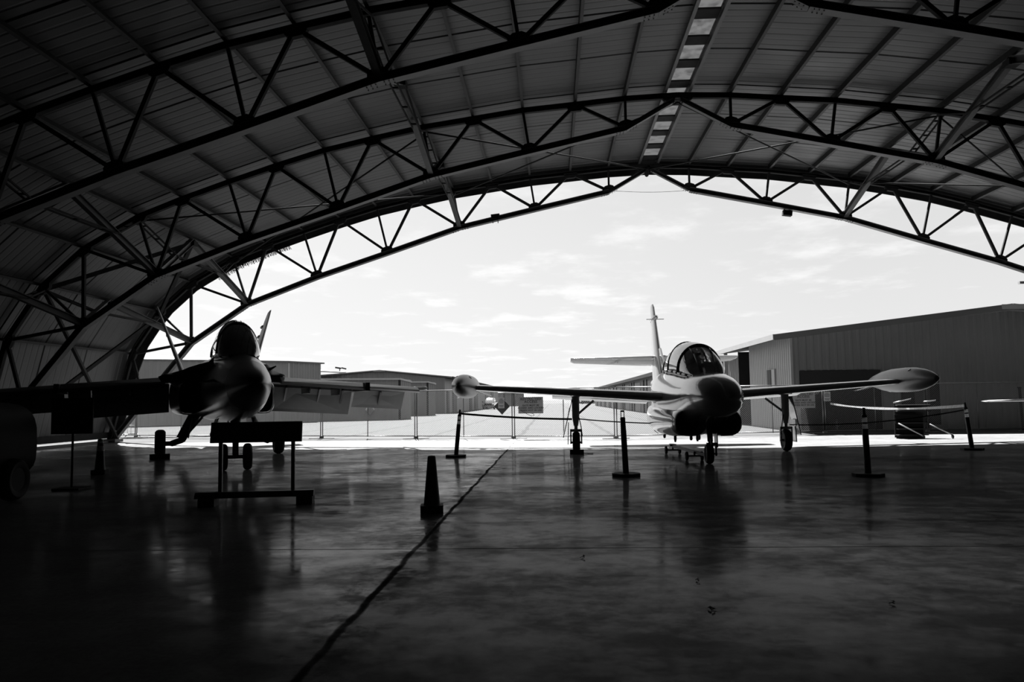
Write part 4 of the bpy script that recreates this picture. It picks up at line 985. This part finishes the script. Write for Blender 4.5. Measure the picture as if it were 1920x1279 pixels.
for s in (-1, 1):
    MB().path([Vector((s*.16, st(1.72), 1.95)), Vector((s*.20, st(2.3), 2.38)), Vector((s*.22, st(2.8), 2.55))], .018, 8).build('windscreen_post', 't2_dark', J)
    MB().path([Vector((s*a*.99, st(y), cz-.02)) for y, cz, a, tp, bt in cs], .03, 8).build('canopy_sill', 't2_dark', J)
# cockpit contents
for y, z_ in ((3.3, 1.92), (4.9, 2.05)):
    s_ = MB(); s_.box((0, st(y), z_+.08), (.40, .14, .62), 0, 0, R(-12)); s_.box((0, st(y)+.06, z_+.42), (.26, .14, .24), 0, 0, R(-12)); s_.box((0, st(y)-.25, z_-.15), (.42, .45, .12)); s_.build('ejection_seat', 't2_dark', J)
MB().loft([sup(st(2.15), 0, 1.95, .34, 2.1, 1.8, 2.6, 24), sup(st(2.5), 0, 1.98, .38, 2.22, 1.8, 2.6, 24), sup(st(2.62), 0, 1.98, .38, 2.18, 1.8, 2.6, 24)]).build('instrument_hood', 'black', J)
MB().loft([sup(st(4.0), 0, 2.0, .36, 2.28, 1.9, 2.6, 24), sup(st(4.25), 0, 2.0, .38, 2.38, 1.9, 2.6, 24), sup(st(4.35), 0, 2.0, .38, 2.34, 1.9, 2.6, 24)]).build('instrument_hood', 'black', J)
# nose gear
n_ = MB(); n_.tube((0.03, st(2.05), .85), (.03, st(1.97), .48), .06, 14); n_.tube((.03, st(1.97), .5), (.03, st(1.97), .36), .045, 12); ng = n_.build('nose_gear_leg', 'gear_dark', J)
f_ = MB(); f_.box((.06, st(1.97), .42), (.22, .08, .06)); f_.box((.145, st(1.97), .30), (.035, .07, .26)); f_.tube((-.04, st(1.97), .215), (.17, st(1.97), .215), .022, 10); f_.build('wheel_fork', 'gear_dark', ng)
wheel(ng, 'wheel', (0.0, st(1.97), .215), .215, .15, hub='gear_dark')
MB().box((.17, st(2.05), .55), (.02, .3, .4)).build('gear_door', 't2_dark', ng)
tl = MB(); tl.beam((.03, st(1.9), .55), (.03, st(1.78), .42), .04, .05); tl.beam((.03, st(1.78), .42), (.03, st(1.92), .32), .04, .05); tl.build('torque_link', 'gear_dark', ng)
for x, y, l_ in ((-.35, 4.4, .16), (-.1, 3.6, .08), (.1, 3.9, .12), (.25, 4.5, .12), (-.5, 5.2, .1)):
    MB().lathe((x, st(y), .5), (0, 0, -1), [(-.05, .035), (l_*.6, .035), (l_, .02)], 10).build('belly_fitting', 't2_dark', J)
MB().box((-.62, st(5.6), .60), (.12, .2, .14), 0, R(35)).build('tail_skid', 't2_dark', J)
# panel line strips on the side
for y in (2.95, 5.6, 7.2):
    row = [r for r in fs_ if abs(r[0]-y) < 1.2]
MB().plate([(-.665, st(3.3), 1.02), (-.665, st(4.1), 1.0), (-.665, st(4.1), .82), (-.665, st(3.3), .84)], (1, 0, 0), .012).build('dark_side_panel', 't2_dark', J)
# main wheel chock
t = thing('wheel_chock', 'dark block chock under the left main wheel of the silver jet', 'chock', (3.32-2.73, 21.32-.35, 0))
MB().plate([(-.17, 0, .02), (-.17, -.1, .02), (.17, -.1, .02), (.17, 0, .02)], (0, 0, 1), .04)
c_ = MB(); c_.prism((-.18, 0, 0), (.18, 0, 0), [(-.09, 0), (.09, 0), (.06, .12), (-.03, .12)]); c_.build('chock_block', 'rubber', t)
c_ = MB(); c_.path([(.18, 0, .03), (.3, .02, .012), (.42, -.02, .012)], .01, 5); c_.build('rope', 'ink', t)
# tow bar
t = thing('tow_bar', 'dark wheeled tow bar lying back under the silver jet from its nose wheel', 'tow bar', (3.3, 17.75, 0))
MB().beam((0, 0, .17), (-.28, 2.9, .2), .06, .06).build('bar', 'gear_dark', t)
for y, x in ((.75, -.12), (2.95, -.28)):
    a = MB(); a.tube((x-.2, y, .1), (x+.2, y, .1), .02, 8); a.beam((x, y, .1), (x, y, .2), .04, .04); ax = a.build('axle', 'gear_dark', t)
    for s in (-1, 1): wheel(ax, 'wheel', (x+s*.17, y, .1), .1, .06, hub='gear_dark')
MB().beam((-.2, 2.9, .22), (-.36, 2.9, .22), .05, .05).build('hitch_head', 'gear_dark', t)

# ------------------------------------------------------------------ dark twin-tail fighter (left)
K = thing('fighter_jet', 'dark twin-tailed fighter jet with drooped flaps, parked nose-on in shadow at left', 'aircraft', (-6.88, 17.1, 0), R(26))
def sf(y): return y-4.7
ff = [(0.0, 1.76, .012, 1.772, 1.748, 2), (.02, 1.76, .05, 1.81, 1.71, 2), (.10, 1.76, .11, 1.87, 1.65, 2), (.25, 1.76, .17, 1.93, 1.59, 2), (.55, 1.765, .24, 2.01, 1.51, 2), (1.0, 1.77, .32, 2.09, 1.43, 2), (1.7, 1.78, .40, 2.22, 1.30, 2), (2.6, 1.79, .48, 2.36, 1.17, 2.1), (3.6, 1.80, .53, 2.45, 1.10, 2.2),
      (4.8, 1.80, .56, 2.5, 1.06, 2.3), (6.0, 1.80, .60, 2.55, 1.02, 2.4), (7.2, 1.80, .66, 2.6, 1.0, 2.6), (8.4, 1.80, .82, 2.62, 1.0, 3), (10, 1.80, 1.02, 2.6, 1.05, 3), (12, 1.82, 1.12, 2.5, 1.15, 3), (14, 1.85, 1.1, 2.38, 1.3, 3), (15.4, 1.86, 1.0, 2.3, 1.42, 3)]
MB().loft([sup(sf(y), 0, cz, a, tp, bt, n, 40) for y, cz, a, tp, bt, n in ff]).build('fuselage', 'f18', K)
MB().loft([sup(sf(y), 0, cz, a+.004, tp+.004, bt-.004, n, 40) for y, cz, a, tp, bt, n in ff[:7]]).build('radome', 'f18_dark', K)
for s in (-1, 1):
    # intake box and engine
    i_ = MB(); i_.loft([sup(sf(y), s*x, z_, a, z_+b, z_-b, 3.2, 28) for y, x, z_, a, b in ((7.5, .86, 1.60, .26, .40), (7.56, .86, 1.60, .28, .42), (8.6, .9, 1.62, .34, .46), (10.5, .9, 1.66, .45, .52), (13, .75, 1.72, .5, .5))], cap=False)
    o = i_.build('intake', 'f18', K)
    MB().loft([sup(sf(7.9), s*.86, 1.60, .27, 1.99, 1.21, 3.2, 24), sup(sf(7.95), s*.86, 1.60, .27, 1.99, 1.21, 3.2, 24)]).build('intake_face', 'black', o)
    MB().lathe((s*.52, sf(15.2), 1.86), (0, 1, 0), [(0, .46), (.7, .47), (1.5, .36), (1.5, .3), (.9, .32)], 24).build('nozzle', 'f18_dark', K)
    # LEX
    lex = [(5.0, .55), (5.6, .72), (6.4, .92), (7.2, 1.06), (8.0, 1.28), (8.7, 1.52), (9.3, 1.62), (10.4, 1.62)]
    mb = MB(); top_ = [(s*x, sf(y), 2.36-.20*((y-5)/5.4)**1.0*1.2) for y, x in lex]; inn = [(s*.45, sf(y), 2.44-.2*((y-5)/5.4)) for y, x in lex]
    vs = []
    for a, b in zip(top_, inn): vs += [a, (b[0], b[1], b[2]+.03), (b[0], b[1], b[2]-.14)]
    n3 = len(top_); fs = []
    for i in range(n3-1):
        for k in range(3): fs.append((3*i+k, 3*i+(k+1) % 3, 3*i+3+(k+1) % 3, 3*i+3+k))
    fs += [(0, 1, 2), (3*n3-1, 3*n3-2, 3*n3-3)]; mb.add(vs, fs); mb.build('leading_edge_extension', 'f18', K)
    # wing
    wz = lambda x: 2.08 - .062*(x-1.3)
    def le(x): return 8.55 + .47*(x-1.3)*.72
    def ch(x): return 3.6 - (3.6-1.7)*(x-1.3)/(5.75-1.3)
    # wing core between drooped leading-edge and trailing-edge flaps
    def strip(xa, xb, f0, f1, z0, z1, th0, th1, nm, mt, par=K):
        mb = MB(); rings = []
        for x in (xa, xb):
            y0, y1 = sf(le(x)+ch(x)*f0), sf(le(x)+ch(x)*f1); zz = wz(x)
            if f0 == 0: rings.append([Vector((s*x, y0, zz+z0)), Vector((s*x, y0+.05, zz+z0+.05)), Vector((s*x, y1, zz+z1+th1/2)), Vector((s*x, y1, zz+z1-th1/2)), Vector((s*x, y0+.05, zz+z0-.045))])
            else: rings.append([Vector((s*x, y0, zz+z0+th0/2)), Vector((s*x, y1, zz+z1+th1/2)), Vector((s*x, y1, zz+z1-th1/2)), Vector((s*x, y0, zz+z0-th0/2))])
        mb.loft(rings, smooth=False); return mb.build(nm, mt, par)
    lm = 'f18_light' if s > 0 else 'f18'  # lit wing takes paler colours for its light, the shaded wing dark ones
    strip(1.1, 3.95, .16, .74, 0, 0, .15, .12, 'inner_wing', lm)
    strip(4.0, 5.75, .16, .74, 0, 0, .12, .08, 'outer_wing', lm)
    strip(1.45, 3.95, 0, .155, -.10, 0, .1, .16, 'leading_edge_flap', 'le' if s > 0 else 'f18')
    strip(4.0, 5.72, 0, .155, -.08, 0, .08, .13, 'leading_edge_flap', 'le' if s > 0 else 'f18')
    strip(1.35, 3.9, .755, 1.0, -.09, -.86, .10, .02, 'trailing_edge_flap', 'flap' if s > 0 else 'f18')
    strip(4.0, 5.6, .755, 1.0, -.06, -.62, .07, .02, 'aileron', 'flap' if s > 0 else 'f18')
    MB().box((s*3.97, sf(le(3.97)+ch(3.97)*.38), wz(3.97)-.04), (.12, ch(3.97)*.8, .24)).build('wing_fold_fairing', 'f18_dark', K)
    ra = MB(); ra.loft([sup(sf(y), s*5.85, 1.82, a, 1.82+b, 1.82-b, 3, 16) for y, a, b in ((9.7, .02, .02), (9.95, .07, .07), (12.2, .07, .08), (12.6, .03, .03))]); ra.build('missile_rail', 'f18_light', K)
    for x in (2.3, 3.2):
        py = MB(); py.loft([foil((s*x, sf(le(x)+.25), wz(x)-.06), ch(x)*.6, .05, nrm=(1, 0, 0)), foil((s*x, sf(le(x)+.45), wz(x)-.32), ch(x)*.5, .05, nrm=(1, 0, 0))]); py.build('pylon', 'f18', K)
    for x in (1.9, 2.9, 3.6, 4.8): MB().beam((s*x, sf(le(x)+ch(x)*.72), wz(x)-.1), (s*x, sf(le(x)+ch(x)*.9), wz(x)-.5), .05, .12).build('flap_hinge', 'f18', K)
    # fins
    def fin_pt(z_): return s*(1.02 + (z_-2.45)*math.tan(R(19)))
    nr = Vector((math.cos(R(19)), 0, -s*math.sin(R(19))))
    fz = [(2.4, 11.7, 2.75, .05), (3.4, 12.75, 2.1, .045), (4.3, 13.65, 1.5, .04), (4.55, 13.95, 1.1, .035)]
    fo = MB().loft([foil((fin_pt(z_), sf(y), z_), c, th, nrm=nr) for z_, y, c, th in fz]).build('tail_fin', 'f18_light', K)
    for z_ in (3.35, 3.7, 4.05):
        fr = MB(); fr.lathe((fin_pt(z_)-s*.02, sf(12.75+(z_-3.4)*1.0+1.9-(z_-3.4)*.65-.3), z_), (0, 1, 0), [(0, .01), (.1, .05), (.5, .05), (.7, .02)], 10); fr.build('fin_fairing', 'f18_light', fo)
    MB().loft([foil((s*x, sf(y), 1.72-.04*(x-1)), c, .05) for x, y, c in ((1.0, 13.9, 2.3), (3.2, 15.4, 1.2))]).build('stabilator', 'f18', K)
    # main gear
    wy = 4.7+5.42
    lg = MB(); lg.tube((s*.62, sf(wy-.75), 1.25), (s*1.02, sf(wy-.45), .48), .12, 14, .10); lg.tube((s*1.02, sf(wy-.45), .48), (s*1.25, sf(wy), .38), .085, 12); lg.tube((s*1.18, sf(wy), .38), (s*1.62, sf(wy), .38), .06, 12)
    g = lg.build('main_gear_leg', 'gear_dark', K)
    MB().tube((s*.80, sf(wy-.1), 1.15), (s*1.1, sf(wy-.25), .55), .05, 12).build('shock_strut', 'gear_dark', g)
    MB().tube((s*.5, sf(wy-1.5), 1.15), (s*.98, sf(wy-.5), .52), .035, 10).build('drag_brace', 'gear_dark', g)
    wheel(g, 'wheel', (s*1.55, sf(wy), .38), .38, .27, hub='gear_dark')
    rings = [[Vector((s*(.78+.10*math.sin(q*1.2)+o_), sf(wy-1.2), 1.05-q*.5)), Vector((s*(.78+.10*math.sin(q*1.2)+o_), sf(wy-.55), 1.05-q*.5))] for q in (0, .35, .7, 1.0) for o_ in (0,)]
    mb = MB(); vs = []
    for a, b in rings: vs += [a, b, b+Vector((.02, 0, 0)), a+Vector((.02, 0, 0))]
    fs = []
    for i in range(len(rings)-1):
        for k in range(4): fs.append((4*i+k, 4*i+(k+1) % 4, 4*i+4+(k+1) % 4, 4*i+4+k))
    fs += [(3, 2, 1, 0), (4*len(rings)-4, 4*len(rings)-3, 4*len(rings)-2, 4*len(rings)-1)]
    mb.add(vs, fs); mb.build('gear_door', 'f18_light', K)
# canopy: bow frame between windscreen and long canopy
cf = [(3.25, 2.38, .26, 2.42, 2.3), (3.6, 2.42, .36, 2.72, 2.3), (4.0, 2.46, .42, 2.98, 2.32), (4.4, 2.5, .42, 3.16, 2.34), (5.0, 2.52, .435, 3.29, 2.36), (5.8, 2.54, .44, 3.30, 2.38), (6.6, 2.55, .43, 3.2, 2.4), (7.3, 2.56, .42, 3.04, 2.42), (7.9, 2.56, .34, 2.86, 2.45), (8.5, 2.56, .2, 2.68, 2.45)]
MB().loft([sup(sf(y), 0, cz, a, tp, bt, 2.2, 40) for y, cz, a, tp, bt in cf[:4]], cap=False).build('windscreen', 'glass_tint', K)
MB().loft([sup(sf(y), 0, cz, a, tp, bt, 2.2, 40) for y, cz, a, tp, bt in cf[3:]], cap=False).build('canopy', 'glass_tint', K)
for y, cz, a, tp in ((4.4, 2.5, .425, 3.17), (6.9, 2.555, .425, 3.15)):
    MB().path([Vector((a*math.cos(t), sf(y), cz+(tp-cz)*math.sin(t))) for t in [PI*i/20 for i in range(21)]], .028, 8).build('canopy_bow', 'f18', K)
for y in (5.2, 6.8):
    s_ = MB(); s_.box((0, sf(y), 2.62), (.42, .16, .7), 0, 0, R(-14)); s_.box((0, sf(y)+.06, 2.98), (.3, .16, .2)); s_.build('ejection_seat', 'black', K)
MB().loft([sup(sf(3.9), 0, 2.45, .3, 2.62, 2.35, 2.6, 20), sup(sf(4.5), 0, 2.5, .38, 2.78, 2.35, 2.6, 20)]).build('instrument_hood', 'black', K)
# nose gear
n_ = MB(); n_.tube((0, sf(4.55), 1.2), (0, sf(4.7), .6), .09, 14); n_.tube((0, sf(4.7), .62), (0, sf(4.7), .28), .065, 12); n_.tube((-.22, sf(4.7), .285), (.22, sf(4.7), .285), .04, 10)
ng = n_.build('nose_gear_leg', 'gear_dark', K)
for s in (-1, 1): wheel(ng, 'wheel', (s*.25, sf(4.7), .285), .285, .17, hub='gear_dark')
MB().tube((0, sf(4.75), .65), (0, sf(6.2), 1.15), .045, 10).build('drag_brace', 'gear_dark', ng)
tl = MB(); tl.beam((0, sf(4.55), .7), (0, sf(4.38), .5), .05, .06); tl.beam((0, sf(4.38), .5), (0, sf(4.62), .34), .05, .06); tl.build('torque_link', 'gear_dark', ng)
for s in (-1, 1):
    MB().plate([(s*.34, sf(4.9), 1.12), (s*.34, sf(6.3), 1.08), (s*.46, sf(6.2), .72), (s*.46, sf(5.0), .72)], (1, 0, .3), .02).build('gear_door', 'f18_light', K)
MB().lathe((-.52, sf(3.4), 1.9), (-1, -.4, -.1), [(0, .03), (.12, .02), (.2, .01)], 8).build('probe', 'f18', K)
MB().lathe((.5, sf(3.0), 2.1), (.9, -.3, .5), [(0, .03), (.1, .02), (.16, .01)], 8).build('probe', 'f18', K)
MB().plate([(-.02, sf(6.9), 1.05), (-.02, sf(7.5), 1.05), (-.02, sf(7.4), .72), (-.02, sf(7.15), .72)], (1, 0, 0), .03).build('blade_antenna', 'f18', K)
t = thing('wheel_chock', 'dark chock under the left main wheel of the dark fighter jet', 'chock', (-10.47, 20.93, 0), R(26))
c_ = MB(); c_.prism((-.25, 0, 0), (.25, 0, 0), [(-.1, 0), (.1, 0), (.06, .13), (-.04, .13)]); c_.build('chock_block', 'rubber', t)
